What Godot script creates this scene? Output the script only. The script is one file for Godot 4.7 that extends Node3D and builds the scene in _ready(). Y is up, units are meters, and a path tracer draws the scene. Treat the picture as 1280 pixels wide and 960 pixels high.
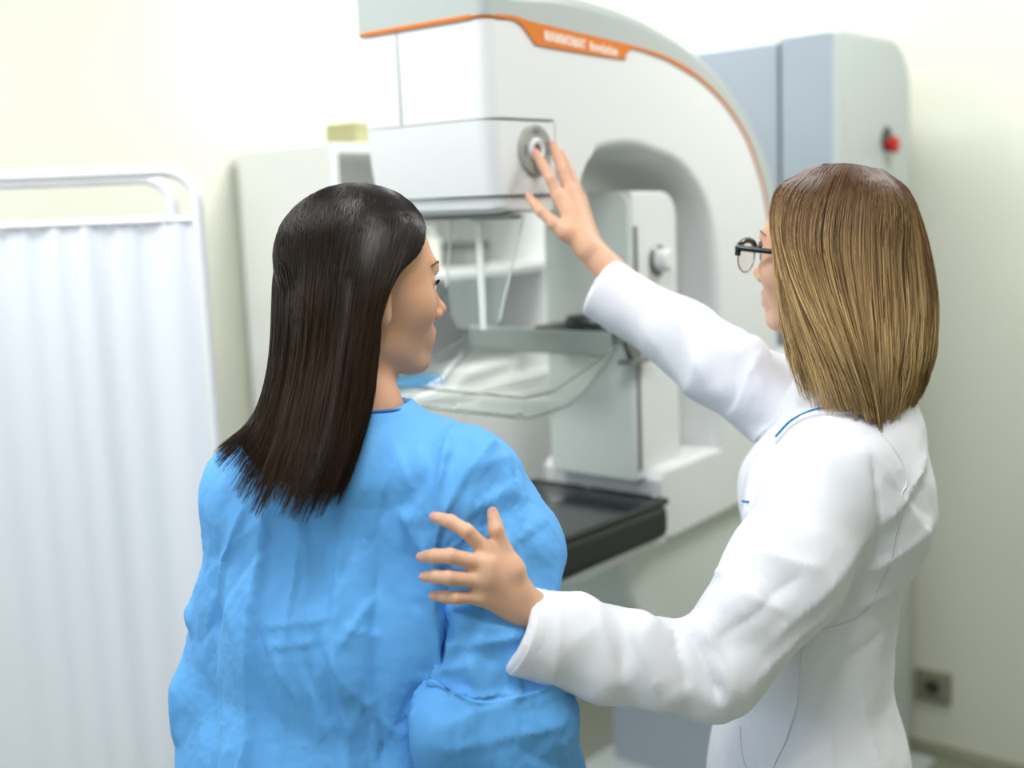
extends Node3D
# A mammography room seen into its corner: wall_left stands at x = 0, wall_back near z = 0, the machine faces +z.

var M := {}


func _ready():
	# camera: eye height, turned 40 degrees into the corner, tipped down and slightly rolled as the photograph is
	var cam := Camera3D.new()
	cam.name = "camera"
	add_child(cam)
	cam.position = Vector3(2.7, 1.62, 3.37)
	cam.rotation_degrees = Vector3(-8.5, 40.0, -2.2)
	var lens := CameraAttributesPhysical.new()
	lens.frustum_focal_length = 37.5
	lens.exposure_aperture = 1.7
	lens.frustum_focus_distance = 1.5
	cam.attributes = lens
	cam.fov = rad_to_deg(2.0 * atan(480.0 / 1500.0))
	var we := WorldEnvironment.new()
	we.name = "environment"
	var env := Environment.new()
	env.background_mode = Environment.BG_COLOR
	env.background_color = Color(0.75, 0.85, 1.0)
	env.background_energy_multiplier = 1.6
	env.tonemap_mode = Environment.TONE_MAPPER_LINEAR
	env.tonemap_exposure = 1.12
	env.sdfgi_enabled = true
	env.ssao_enabled = true
	env.ssil_enabled = true
	we.environment = env
	add_child(we)
	# square light panels in the ceiling, each with its own light
	make_materials()
	for at in [Vector2(0.75, 0.9), Vector2(0.75, 2.7), Vector2(2.25, 0.9), Vector2(2.25, 2.7), Vector2(1.5, 4.5)]:  # the last panel, behind the camera, is added as front fill
		ceiling_panel(at)
	build_room()
	build_machine()
	build_people()


func ceiling_panel(at: Vector2):
	var t := thing("ceiling_light_panel", "square white light panel set flush into the ceiling", "ceiling light", Vector3(at.x, 2.7, at.y), "square ceiling light panels")
	mesh_box("frame", t.position + Vector3(0, -0.008, 0), Vector3(0.62, 0.016, 0.62), 0.004, M.white_metal, t)
	mesh_box("diffuser", t.position + Vector3(0, -0.0165, 0), Vector3(0.58, 0.004, 0.58), 0.0, M.glow, t)
	var l := AreaLight3D.new()
	l.name = "panel_light"
	l.area_size = Vector2(0.58, 0.58)
	l.area_normalize_energy = true
	l.light_energy = 1.75
	l.light_color = Color(0.98, 0.99, 1.0)
	l.area_range = 9.0
	l.shadow_enabled = true
	t.add_child(l)
	l.position = Vector3(0, -0.022, 0)
	l.rotation_degrees = Vector3(-90, 0, 0)


func make_materials():
	M.wall = mat(Color(0.865, 0.866, 0.81), 0.75, 0.0, 0.3)
	relief(M.wall, noise_tex(0.06, FastNoiseLite.TYPE_SIMPLEX_SMOOTH, 4, 512, 3, true, 3.0), Vector3(2.5, 2.5, 2.5), 0.25)
	M.ceiling = mat(Color(0.93, 0.93, 0.91), 0.9, 0.0, 0.2)
	M.floor = mat(Color(0.56, 0.58, 0.52), 0.35)
	var fl := noise_tex(0.05, FastNoiseLite.TYPE_CELLULAR, 2, 512, 5)
	var ramp := Gradient.new()
	ramp.set_color(0, Color(0.90, 0.91, 0.88))
	ramp.set_color(1, Color(1, 1, 1))
	fl.color_ramp = ramp
	M.floor.albedo_texture = fl
	M.floor.uv1_triplanar = true
	M.floor.uv1_world_triplanar = true
	M.floor.uv1_scale = Vector3(3, 3, 3)
	M.skirting = mat(Color(0.66, 0.66, 0.57), 0.5)
	M.white_metal = mat(Color(0.93, 0.93, 0.94), 0.35)
	M.glow = mat(Color(0.95, 0.95, 0.95), 0.8)
	M.glow.emission_enabled = true
	M.glow.emission = Color(1.0, 0.98, 0.95)
	M.glow.emission_energy_multiplier = 3.0
	M.white_plastic = mat(Color(0.89, 0.895, 0.895), 0.38)
	M.grey_plastic = mat(Color(0.70, 0.73, 0.72), 0.4)
	M.blue_grey = mat(Color(0.63, 0.67, 0.715), 0.38)
	M.tower = mat(Color(0.83, 0.855, 0.835), 0.4)
	M.orange = mat(Color(0.86, 0.46, 0.05), 0.45)
	M.ink_white = mat(Color(0.98, 0.93, 0.88), 0.6)
	M.seam = mat(Color(0.66, 0.68, 0.69), 0.6)  # grey of the groove shade painted on the machine head
	M.steel = mat(Color(0.62, 0.63, 0.62), 0.3, 0.85)
	M.grey_metal = mat(Color(0.50, 0.52, 0.50), 0.35, 0.6)
	M.dark = mat(Color(0.13, 0.15, 0.16), 0.4)
	M.black_gloss = mat(Color(0.035, 0.05, 0.055), 0.16)
	M.black_plate = mat(Color(0.085, 0.115, 0.12), 0.10)
	M.dial = mat(Color(0.66, 0.67, 0.65), 0.35, 0.3)
	M.paddle_bar = mat(Color(0.58, 0.61, 0.59), 0.4)
	M.red = mat(Color(0.72, 0.06, 0.05), 0.35)
	M.clear = pane(Color(0.80, 0.88, 0.86), 0.10)
	M.clear_edge = pane(Color(0.36, 0.44, 0.42), 0.72, 0.12)
	M.clear_strip = pane(Color(0.93, 0.94, 0.92), 0.75, 0.2)
	M.curtain = mat(Color(0.92, 0.93, 0.955), 0.8, 0.0, 0.2)
	M.curtain.backlight_enabled = true
	M.curtain.backlight = Color(0.35, 0.35, 0.36)
	M.cabinet = mat(Color(0.93, 0.935, 0.92), 0.4)
	M.khaki = mat(Color(0.66, 0.65, 0.48), 0.7)
	M.blue_file = mat(Color(0.28, 0.62, 0.84), 0.45)
	M.paper = mat(Color(0.93, 0.93, 0.92), 0.8)
	M.grey_box = mat(Color(0.50, 0.49, 0.48), 0.6)
	M.bottle = mat(Color(0.94, 0.94, 0.90), 0.3)
	M.socket = mat(Color(0.55, 0.54, 0.47), 0.4)
	M.socket_dark = mat(Color(0.22, 0.22, 0.20), 0.5)
	M.skin = mat(Color(1, 1, 1), 0.48, 0.0, 0.45)
	M.skin.vertex_color_use_as_albedo = true
	M.skin.subsurf_scatter_enabled = true
	M.skin.subsurf_scatter_strength = 0.12
	relief(M.skin, noise_tex(0.12, FastNoiseLite.TYPE_CELLULAR, 2, 256, 9, true, 2.0), Vector3(18, 18, 18), 0.10)
	M.hair = mat(Color(1, 1, 1), 0.30, 0.0, 0.36)
	M.hair.vertex_color_use_as_albedo = true
	M.hair_fair = mat(Color(1, 1, 1), 0.42, 0.0, 0.26)
	M.hair_fair.vertex_color_use_as_albedo = true
	M.hair_under = mat(Color(1, 1, 1), 0.7, 0.0, 0.15)
	M.hair_under.vertex_color_use_as_albedo = true
	M.gown = mat(Color(0.40, 0.68, 0.93), 0.62, 0.0, 0.35)
	relief(M.gown, noise_tex(0.018, FastNoiseLite.TYPE_CELLULAR, 3, 512, 21, true, 9.0), Vector3(3.6, 2.4, 3.6), 0.22)
	M.gown.backlight_enabled = true
	M.gown.backlight = Color(0.12, 0.16, 0.2)
	M.gown_edge = mat(Color(0.20, 0.42, 0.72), 0.6)
	M.coat = mat(Color(0.90, 0.90, 0.92), 0.72, 0.0, 0.25)
	relief(M.coat, noise_tex(0.35, FastNoiseLite.TYPE_SIMPLEX, 2, 512, 31, true, 2.0), Vector3(14, 14, 14), 0.12)
	M.piping = mat(Color(0.10, 0.50, 0.72), 0.6)
	M.thread = mat(Color(0.85, 0.85, 0.87), 0.8)
	M.frame_black = mat(Color(0.04, 0.075, 0.08), 0.25)
	M.frame_rim = mat(Color(0.55, 0.52, 0.48), 0.3, 0.7)
	M.lens = pane(Color(0.95, 0.97, 0.97), 0.04, 0.01)
	M.eye = mat(Color(1, 1, 1), 0.15)
	M.eye.vertex_color_use_as_albedo = true
	M.nail = mat(Color(0.86, 0.64, 0.58), 0.25)
	M.shoe = mat(Color(0.85, 0.85, 0.86), 0.5)
	M.trouser = mat(Color(0.83, 0.85, 0.89), 0.8)
# ---------------------------------------------------------------- the room and what stands along its walls

func build_room():
	# room shell with thickness: 4.7 m by 5.4 m, 2.7 m high
	for w in [["floor", Vector3(2.35, -0.05, 2.7), Vector3(5.1, 0.1, 5.8), M.floor], ["ceiling", Vector3(2.35, 2.76, 2.7), Vector3(5.1, 0.12, 5.8), M.ceiling],
			["wall_left", Vector3(-0.1, 1.35, 2.7), Vector3(0.2, 2.7, 5.4), M.wall], ["wall_back", Vector3(2.35, 1.35, 0.0), Vector3(5.1, 2.7, 0.2), M.wall],
			["wall_right", Vector3(4.8, 1.35, 2.7), Vector3(0.2, 2.7, 5.4), M.wall]]:
		var b := MB.new()
		b.rbox(w[1], w[2])
		struct(w[0], b, w[3])
	# wall behind the camera, with the window that lets the daylight in
	var x0 := 0.5
	var x1 := 3.1
	var y0 := 0.95
	var y1 := 2.35
	var wf := MB.new()
	for e in [[-0.2, x0, 0.0, 2.7], [x1, 4.9, 0.0, 2.7], [x0, x1, 0.0, y0], [x0, x1, y1, 2.7]]:
		wf.rbox(Vector3((e[0] + e[1]) / 2, (e[2] + e[3]) / 2, 5.5), Vector3(e[1] - e[0], e[3] - e[2], 0.2))
	struct("wall_front", wf, M.wall)
	var fr := MB.new()
	for x in [x0 + 0.03, (x0 + x1) / 2, x1 - 0.03]:
		fr.rbox(Vector3(x, (y0 + y1) / 2, 5.5), Vector3(0.06, y1 - y0, 0.07), 0.006)
	for y in [y0 + 0.03, y1 - 0.03]:
		fr.rbox(Vector3((x0 + x1) / 2, y, 5.5), Vector3(x1 - x0, 0.06, 0.069), 0.006)
	var win = struct("window_1", fr, M.white_metal)
	for k in 2:
		mesh_box("window_pane", Vector3(lerpf(x0, x1, 0.25 + 0.5 * k), (y0 + y1) / 2, 5.5), Vector3((x1 - x0) / 2 - 0.06, y1 - y0 - 0.1, 0.006), 0.0, M.lens, win)
	var bb := MB.new()
	bb.rbox(Vector3(2.35, 0.021, 0.107), Vector3(4.7, 0.042, 0.014), 0.004)
	struct("baseboard_back", bb, M.skirting)
	bb = MB.new()
	bb.rbox(Vector3(0.007, 0.021, 2.76), Vector3(0.014, 0.042, 5.28), 0.004)
	struct("baseboard_left", bb, M.skirting)
	folding_screen()
	cabinet()
	socket()


func folding_screen():
	var a := Vector3(0.16, 0, 2.45)
	var e := Vector3(0.752, 0, 1.965)
	var t := thing("folding_screen", "white folding privacy screen with tubular frame and pleated curtain", "screen", Vector3(0.45, 0, 2.2))
	var along := (e - a).normalized()
	var back := Vector3.UP.cross(along).normalized()
	if back.dot(Vector3(2.7, 0, 3.37) - a) > 0:
		back = -back
	for k in 2:
		# front panel, then the second panel folded behind it and a hand's breadth shorter to this side
		var p0 := a + back * 0.075 * k
		var p1 := e + back * 0.075 * k - along * 0.068 * k
		var top := 1.708 - 0.009 * k
		var pts := [p0 + Vector3(0, 0.05, 0), p0 + Vector3(0, top - 0.06, 0)]
		for j in 7:
			var an := PI / 2 * j / 6
			pts.append(p0 + along * 0.06 * (1.0 - cos(an)) + Vector3(0, top - 0.06 + 0.06 * sin(an), 0))
		for j in 7:
			var an := PI / 2 * j / 6
			pts.append(p1 - along * 0.06 * (1.0 - sin(an)) + Vector3(0, top - 0.06 + 0.06 * cos(an), 0))
		pts.append(p1 + Vector3(0, 0.05, 0))
		mesh_tube("frame", pts, 0.0115, M.white_metal, t)
		for y in [top - 0.093, 0.28]:
			mesh_tube("curtain_rod", [p0 + Vector3(0, y, 0), p1 + Vector3(0, y, 0)], 0.005, M.white_metal, t, 8)
		# pleated cloth between the two rods
		var rows := []
		var w := p0.distance_to(p1) - 0.028
		for r in 25:
			var y := lerpf(top - 0.084, 0.27, r / 24.0)
			var row := []
			for c in 161:
				var u := w * c / 160.0
				var gather := exp(-absf(y - (top - 0.093)) * 22.0) + exp(-absf(y - 0.28) * 22.0)
				var wave := sin(u * 78.0 + sin(u * 13.0 + k) * 1.6) * 0.0042 + sin(u * 31.0 + 1.0 + y * 0.4) * 0.0035
				wave = wave * (1.0 - 0.35 * gather) + sin(u * 210.0) * 0.0025 * gather
				row.append(p0 + along * (0.014 + u) + Vector3(0, y, 0) + back * (wave + 0.004))
			rows.append(row)
		var cb := MB.new()
		cb.grid(rows)
		commit(cb, "curtain", M.curtain, t)
		for p in [p0, p1]:
			var f := MB.new()
			f.tube([p + Vector3(0, 0.0, 0), p + Vector3(0, 0.055, 0)], [0.016, 0.013], 12)
			f.rbox(p + Vector3(0, 0.012, 0), Vector3(0.05, 0.024, 0.3), 0.01, Basis(Vector3.UP, atan2(back.x, back.z)))
			commit(f, "foot", M.dark, t)


func cabinet():
	# open white cupboard with its back to the left wall; its side panel is turned to us
	var t := thing("storage_cabinet", "tall white open storage cabinet standing against the left wall", "cabinet", Vector3(0.2, 0, 0.86))
	var z0 := 0.42
	var z1 := 1.30
	var top := 1.79
	var xf := 0.40
	mesh_box("side_panel", Vector3(xf / 2 + 0.01, top / 2, z1 - 0.011), Vector3(xf - 0.02, top, 0.022), 0.003, M.cabinet, t)
	mesh_box("side_panel", Vector3(xf / 2 + 0.01, top / 2, z0 + 0.011), Vector3(xf - 0.02, top, 0.022), 0.003, M.cabinet, t)
	mesh_box("top_panel", Vector3(xf / 2 + 0.01, top - 0.012, (z0 + z1) / 2), Vector3(xf - 0.022, 0.024, z1 - z0 - 0.046), 0.002, M.cabinet, t)
	mesh_box("back_panel", Vector3(0.026, top / 2, (z0 + z1) / 2), Vector3(0.01, top - 0.05, z1 - z0 - 0.046), 0.0, M.cabinet, t)
	for y in [0.09, 0.42, 1.09, 1.43]:
		mesh_box("shelf", Vector3(xf / 2 + 0.012, y, (z0 + z1) / 2), Vector3(xf - 0.03, 0.024, z1 - z0 - 0.046), 0.002, M.cabinet, t)
	# two closed doors under the worktop height
	for k in 2:
		var zc := lerpf(z0, z1, 0.25 + 0.5 * k)
		var d = mesh_box("door", Vector3(xf + 0.008, 0.575, zc), Vector3(0.016, 0.99, (z1 - z0) / 2 - 0.004), 0.003, M.cabinet, t)
		mesh_tube("handle", [Vector3(xf + 0.035, 0.92, zc + (0.16 if k == 0 else -0.16)), Vector3(xf + 0.035, 0.80, zc + (0.16 if k == 0 else -0.16))], 0.005, M.steel, d, 8)
	# what is kept on it
	var bx = mesh_box("storage_box", Vector3(0.30, top + 0.0305, 1.13), Vector3(0.12, 0.06, 0.09), 0.006, M.khaki, self)
	tag(bx, "khaki cardboard box lying on top of the white cabinet", "box")
	var bt := thing("bottle", "small white bottle on the upper cabinet shelf", "bottle", Vector3(0.25, 1.442, 0.80))
	var lb := MB.new()
	lb.lathe([Vector2(0, 0), Vector2(0.03, 0), Vector2(0.033, 0.004), Vector2(0.033, 0.075), Vector2(0.028, 0.09), Vector2(0.014, 0.098), Vector2(0.014, 0.105)], bt.position)
	commit(lb, "flask", M.bottle, bt)
	lb = MB.new()
	lb.lathe([Vector2(0.016, 0.104), Vector2(0.017, 0.105), Vector2(0.017, 0.122), Vector2(0.015, 0.124), Vector2(0, 0.124)], bt.position)
	commit(lb, "cap", M.paper, bt)
	var gb := thing("instrument_case", "dark grey rounded case on the upper cabinet shelf", "case", Vector3(0.26, 1.442, 0.66))
	mesh_box("case_body", gb.position + Vector3(0, 0.025, 0), Vector3(0.12, 0.05, 0.1), 0.012, M.grey_box, gb)
	mesh_box("case_lid", gb.position + Vector3(0, 0.061, 0), Vector3(0.124, 0.02, 0.104), 0.009, M.dark, gb)
	var fb := thing("folder", "bright blue folder lying on the lower cabinet shelf", "folder", Vector3(0.27, 1.102, 1.05))
	mesh_box("cover", fb.position + Vector3(0, 0.032, 0), Vector3(0.22, 0.022, 0.30), 0.004, M.blue_file, fb)
	mesh_box("sheets", fb.position + Vector3(0.004, 0.0107, 0), Vector3(0.21, 0.0196, 0.29), 0.002, M.paper, fb)
	var pp := thing("paper_stack", "stack of white papers on the lower cabinet shelf", "papers", Vector3(0.27, 1.102, 0.72))
	for k in 4:
		mesh_box("sheet_bundle", pp.position + Vector3(0.004 * k, 0.006 + 0.012 * k, -0.006 * k), Vector3(0.21, 0.0118, 0.28), 0.001, M.paper, pp, Basis(Vector3.UP, 0.05 * k))


func socket():
	var at := Vector3(1.497, 0.207, 0.1)
	var t := thing("wall_socket", "double-framed grey power socket low on the back wall", "socket", at)
	mesh_box("cover_plate", at + Vector3(0, 0, 0.006), Vector3(0.105, 0.095, 0.012), 0.004, M.socket, t)
	mesh_box("insert", at + Vector3(0, 0, 0.012), Vector3(0.07, 0.07, 0.006), 0.002, M.socket, t)
	var b := MB.new()
	b.lathe([Vector2(0.022, 0.018), Vector2(0.02, 0.0165), Vector2(0.019, 0.0155), Vector2(0, 0.0155)], at, Basis(Vector3.RIGHT, PI / 2))
	commit(b, "recess", M.socket_dark, t)
# ---------------------------------------------------------------- the mammography machine

func build_machine():
	var t := thing("mammography_machine", "white and grey mammography machine with curved arm and orange stripe", "medical machine", Vector3(1.2, 0, 0.7))
	# column by the back wall, its front in two panels with a joint, its right side rounded on top
	var cb := MB.new()
	var side := []
	for k in 9:
		var a := PI / 2 * k / 8
		side.append(Vector2(0.27 + 0.13 * (1.0 - cos(a)), 1.865 + 0.13 * sin(a)))
	for k in 5:
		var a := PI / 2 * k / 4
		side.append(Vector2(0.68 + 0.02 * sin(a), 1.975 + 0.02 * cos(a)))
	side.append(Vector2(0.70, 0.02))
	side.append(Vector2(0.22, 0.02))
	cb.extrude(side, 1.325, 1.479, 0.018, 4)
	commit(cb, "column_side", M.grey_plastic, t)
	var fb := MB.new()
	fb.extrude([Vector2(0.25, 0.02), Vector2(0.25, 1.95), Vector2(0.68, 1.985), Vector2(0.692, 1.975), Vector2(0.692, 0.02)], 0.785, 1.319, 0.006, 3)
	commit(fb, "column_front", M.blue_grey, t)
	fb = MB.new()
	fb.extrude([Vector2(0.6, 0.03), Vector2(0.6, 1.985), Vector2(0.702, 1.985), Vector2(0.702, 0.03)], 1.331, 1.462, 0.004, 2)
	commit(fb, "column_panel", M.blue_grey, t)
	mesh_box("floor_plate", Vector3(1.13, 0.012, 0.62), Vector3(0.80, 0.024, 0.9), 0.008, M.grey_plastic, t)
	# emergency stop on the column's side
	var es := MB.new()
	var right := Basis(Vector3.FORWARD, PI / 2)
	es.lathe([Vector2(0.0, 0.004), Vector2(0.030, 0.004), Vector2(0.032, 0.0), Vector2(0.032, -0.004)], Vector3(1.479, 1.745, 0.43), right, 24)
	var em = commit(es, "stop_collar", M.dark, t)
	es = MB.new()
	es.lathe([Vector2(0.0, 0.032), Vector2(0.014, 0.032), Vector2(0.021, 0.028), Vector2(0.021, 0.018), Vector2(0.012, 0.014), Vector2(0.012, 0.0)], Vector3(1.479, 1.73, 0.436), right, 24)
	commit(es, "stop_button", M.red, em)
	c_arm(t)
	compression(t)
	detector(t)


func c_arm(t):
	var xs := 1.434
	var xl := 1.137
	# outlines in the plane of the right side: top and back, the orange line, the throat
	var crown := [Vector2(1.8234, 1.9622), Vector2(1.6962, 1.9694), Vector2(1.5564, 1.9636), Vector2(1.4151, 1.9457), Vector2(1.2828, 1.912), Vector2(1.1605, 1.8608), Vector2(1.0621, 1.7939), Vector2(0.9965, 1.7286), Vector2(0.9501, 1.6603), Vector2(0.9211, 1.5812), Vector2(0.9108, 1.4832), Vector2(0.9081, 1.3753)]
	var line := [Vector2(1.8419, 1.9195), Vector2(1.8158, 1.9194), Vector2(1.781, 1.915), Vector2(1.6993, 1.9104), Vector2(1.5592, 1.9028), Vector2(1.4651, 1.8972), Vector2(1.3619, 1.8854), Vector2(1.2604, 1.86), Vector2(1.1519, 1.8118), Vector2(1.0697, 1.7524), Vector2(1.022, 1.6945), Vector2(0.9836, 1.6261), Vector2(0.9626, 1.5563)]
	var throat := [Vector2(1.1789, 1.0933), Vector2(1.1785, 1.2474), Vector2(1.1847, 1.3995), Vector2(1.1952, 1.4994), Vector2(1.2157, 1.5736), Vector2(1.2548, 1.6306), Vector2(1.3256, 1.6796), Vector2(1.4105, 1.7006), Vector2(1.491, 1.7132), Vector2(1.5805, 1.7067), Vector2(1.6227, 1.6882), Vector2(1.6431, 1.6619)]
	var body := [Vector2(1.895, 1.995)]
	body.append_array(spline(crown, 3))
	body.append_array([Vector2(0.905, 1.2), Vector2(0.895, 0.99), Vector2(0.93, 0.945), Vector2(1.38, 0.942), Vector2(1.41, 0.95), Vector2(1.418, 0.97), Vector2(1.418, 1.07), Vector2(1.40, 1.088)])
	body.append_array(spline(throat, 3))
	body.append_array([Vector2(1.655, 1.625), Vector2(1.675, 1.61), Vector2(1.722, 1.61), Vector2(1.7225, 1.752), Vector2(1.727, 1.7575), Vector2(1.893, 1.7575)])
	var b := MB.new()
	var bw := []
	for p in body:
		var wt = 1.0
		if p.x > 1.89 and p.y < 1.8:
			wt = Vector2(1, -0.1)
		elif p.y < 1.7585 and p.x > 1.7:
			wt = 0.12
		elif p.x > 1.17 and p.y < 1.72 and p.y > 1.06 or p.x > 1.3 and p.y < 1.1:
			wt = 0.75 if p.x < 1.60 and p.y > 1.2 else 0.3
		bw.append(wt)
	b.extrude(body, xl, xs, 0.03, 5, 40.0, bw)
	var arm = commit(b, "arm_body", M.white_plastic, t)
	# grey cover over the top and back, a hair proud of the white body
	var fl := [Vector2(1.897, 1.917), Vector2(1.80, 1.917)] + line
	var cover := [Vector2(1.897, 1.917), Vector2(1.8965, 1.997)]
	var wts := [Vector2(1, 0), 1.0]
	for p in spline(crown.slice(0, 11), 3):
		cover.append(p + Vector2(-0.001, 0.0018))
		wts.append(clampf(1.0 - (wts.size() - 12) * 0.055, 0.25, 1.0))
	wts[-1] = 0.0
	var rest := spline(line, 3)
	for k in range(rest.size() - 1, -1, -1):
		cover.append(rest[k])
		wts.append(0.0)
	b = MB.new()
	b.extrude(cover, xl - 0.002, xs + 0.002, 0.024, 5, 40.0, wts)
	commit(b, "top_cover", M.grey_plastic, arm)
	# orange stripe that widens into the name plate
	var up := []
	var dn := []
	var plate_low := [Vector2(1.8447, 1.9141), Vector2(1.8186, 1.9126), Vector2(1.7987, 1.9031), Vector2(1.7727, 1.8823), Vector2(1.7474, 1.8778), Vector2(1.5259, 1.8723), Vector2(1.5105, 1.8768), Vector2(1.4814, 1.893), Vector2(1.3652, 1.8806)]
	up.append_array([Vector2(1.8985, 1.919), Vector2(1.86, 1.919)])
	up.append_array(rest)
	dn.append_array([Vector2(1.8985, 1.9125), Vector2(1.86, 1.9125)])
	dn.append_array(spline(plate_low, 3))
	for k in range(7, line.size() - 1):
		for j in 3:
			var f := k + j / 3.0
			var w := lerpf(0.006, 0.002, (f - 6.0) / 6.0)
			var tn: Vector2 = (cat(line, f + 0.05) - cat(line, f - 0.05)).normalized()
			var q: Vector2 = cat(line, f)
			dn.append(q + Vector2(-tn.y, tn.x) * w)
	var stripe := up.duplicate()
	var sw := []
	for p in up:
		sw.append(0.0)
	sw[0] = 1.0
	for k in range(dn.size() - 1, -1, -1):
		stripe.append(dn[k])
		sw.append(1.0 if k == 0 else 0.0)
	b = MB.new()
	b.extrude(stripe, xl - 0.0035, xs + 0.0035, 0.0, 1, 40.0)
	# round the two front corners as the body is rounded
	for k in b.v.size():
		var p := b.v[k]
		if p.z > 1.8984:
			b.v[k].x = clampf(p.x, xl + 0.029, xs - 0.029)
		elif p.z > 1.8595 and p.z < 1.8605:
			b.v[k].z = 1.8672
	commit(b, "orange_stripe", M.orange, arm)
	var front := MB.new()
	front.rbox(Vector3((xl + xs) / 2, 1.9157, 1.8975), Vector3(xs - xl - 0.058, 0.0066, 0.004), 0.001)
	for e in [-1.0, 1.0]:
		var bend := []
		for k in 9:
			var a := PI / 2 * k / 8
			var xc := xs - 0.03 if e > 0 else xl + 0.03
			bend.append(Vector3(xc + e * 0.0298 * sin(a), 1.9157, 1.865 + 0.0305 * cos(a)))
		bend.append(Vector3(bend[-1].x + e * 0.001, 1.9157, 1.845))
		front.tube(bend, 0.0033, 8)
	commit(front, "orange_stripe", M.orange, arm)
	# lettering on the plate
	var l0 := Vector3(1.4378, 1.8957, 1.7466)
	var l1 := Vector3(1.4378, 1.8833, 1.5356)
	lettering("MAMMOMAT", l0, l0.lerp(l1, 0.54), 0.0165, arm)
	lettering("Revelation", l0.lerp(l1, 0.60), l1, 0.0165, arm)
	# joint of the two front shells: its groove shade is a painted grey strip
	mesh_box("shell_joint_shade", Vector3(1.24, 1.875, 1.8945), Vector3(0.0014, 0.232, 0.0025), 0.0, M.seam, arm)
	# lower module of the head and the lip under it, each with its joint
	var mod := [Vector2(1.7245, 1.636), Vector2(1.7245, 1.7560), Vector2(1.8935, 1.7560), Vector2(1.889, 1.70), Vector2(1.878, 1.636)]
	b = MB.new()
	b.extrude(mod, xl + 0.001, xs - 0.0005, 0.03, 5, 40.0, [Vector2(0, 0), Vector2(0, 0.06), Vector2(1, 0.06), Vector2(1, 0), Vector2(1, 0)])
	var tube_head = commit(b, "tube_housing", M.white_plastic, t)
	b = MB.new()
	b.extrude([Vector2(1.70, 1.606), Vector2(1.70, 1.633), Vector2(1.872, 1.633), Vector2(1.868, 1.615), Vector2(1.855, 1.606)], xl + 0.006, xs - 0.007, 0.026, 4, 40.0, [Vector2(0, 0), Vector2(0, 0), Vector2(1, 0), Vector2(1, -0.2), Vector2(0.9, -0.4)])
	commit(b, "head_lip", M.white_plastic, tube_head)
	mesh_box("collimator_rail", Vector3(1.385, 1.6005, 1.83), Vector3(0.09, 0.009, 0.03), 0.003, M.grey_metal, tube_head)
	mesh_box("collimator_window", Vector3(1.29, 1.602, 1.79), Vector3(0.13, 0.007, 0.10), 0.002, M.grey_box, tube_head)
	# control dial on the side
	var right := Basis(Vector3.FORWARD, PI / 2)
	var at := Vector3(xs - 0.0005, 1.708, 1.78)
	b = MB.new()
	b.lathe([Vector2(0.019, 0.0045), Vector2(0.0395, 0.0065), Vector2(0.0425, 0.004), Vector2(0.043, -0.002)], at, right, 48)
	var dial = commit(b, "control_dial", M.dial, t)
	b = MB.new()
	b.lathe([Vector2(0.0095, 0.007), Vector2(0.0165, 0.010), Vector2(0.0195, 0.008), Vector2(0.02, 0.002)], at, right, 40)
	commit(b, "dial_ring", M.white_plastic, dial)
	b = MB.new()
	b.lathe([Vector2(0.0, 0.0065), Vector2(0.0095, 0.0065), Vector2(0.0095, 0.002)], at, right, 24)
	commit(b, "dial_button", M.dark, dial)
	for e in [[0.0, -0.030, 0.010, 0.007], [-0.030, 0.004, 0.006, 0.011], [0.0, 0.031, 0.009, 0.004], [0.030, 0.0, 0.004, 0.009]]:
		mesh_box("dial_key", at + Vector3(0.0055, e[1], e[0]), Vector3(0.003, e[3] * 2.0, e[2] * 2.0), 0.0014, M.grey_box, dial)
	# clear face shield hanging from the head, with its white bracket
	b = MB.new()
	b.slab([Vector3(1.235, 1.604, 1.80), Vector3(1.425, 1.604, 1.80), Vector3(1.365, 1.425, 1.80), Vector3(1.345, 1.407, 1.80), Vector3(1.265, 1.407, 1.80), Vector3(1.25, 1.43, 1.80)], Vector3(0, 0, 0.0035))
	var sh = commit(b, "face_shield", M.clear, t)
	b = MB.new()
	b.slab([Vector3(1.326, 1.60, 1.812), Vector3(1.341, 1.60, 1.812), Vector3(1.341, 1.408, 1.812), Vector3(1.329, 1.408, 1.812)], Vector3(0, 0, 0.004))
	commit(b, "shield_bracket", M.clear_strip, sh)
	for e in [[Vector3(1.424, 1.602, 1.802), Vector3(1.362, 1.424, 1.802)], [Vector3(1.262, 1.602, 1.802), Vector3(1.240, 1.48, 1.802)]]:
		mesh_tube("shield_edge", [e[0], e[1]], 0.0022, M.clear_strip, sh, 8)
	# pivot housing under the lower jaw
	var piv := []
	for k in 33:
		var a := PI * k / 32
		piv.append(Vector2(1.20 + 0.33 * cos(a), 0.95 - 0.27 * sin(a)))
	b = MB.new()
	b.extrude(piv, 1.17, 1.405, 0.03, 4, 40.0)
	commit(b, "pivot_housing", M.tower, t)
	b = MB.new()
	b.extrude([Vector2(0.69, 0.78), Vector2(0.69, 1.25), Vector2(0.92, 1.22), Vector2(0.92, 0.82)], 1.13, 1.44, 0.02, 3)
	commit(b, "arm_carriage", M.grey_plastic, t)


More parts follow.
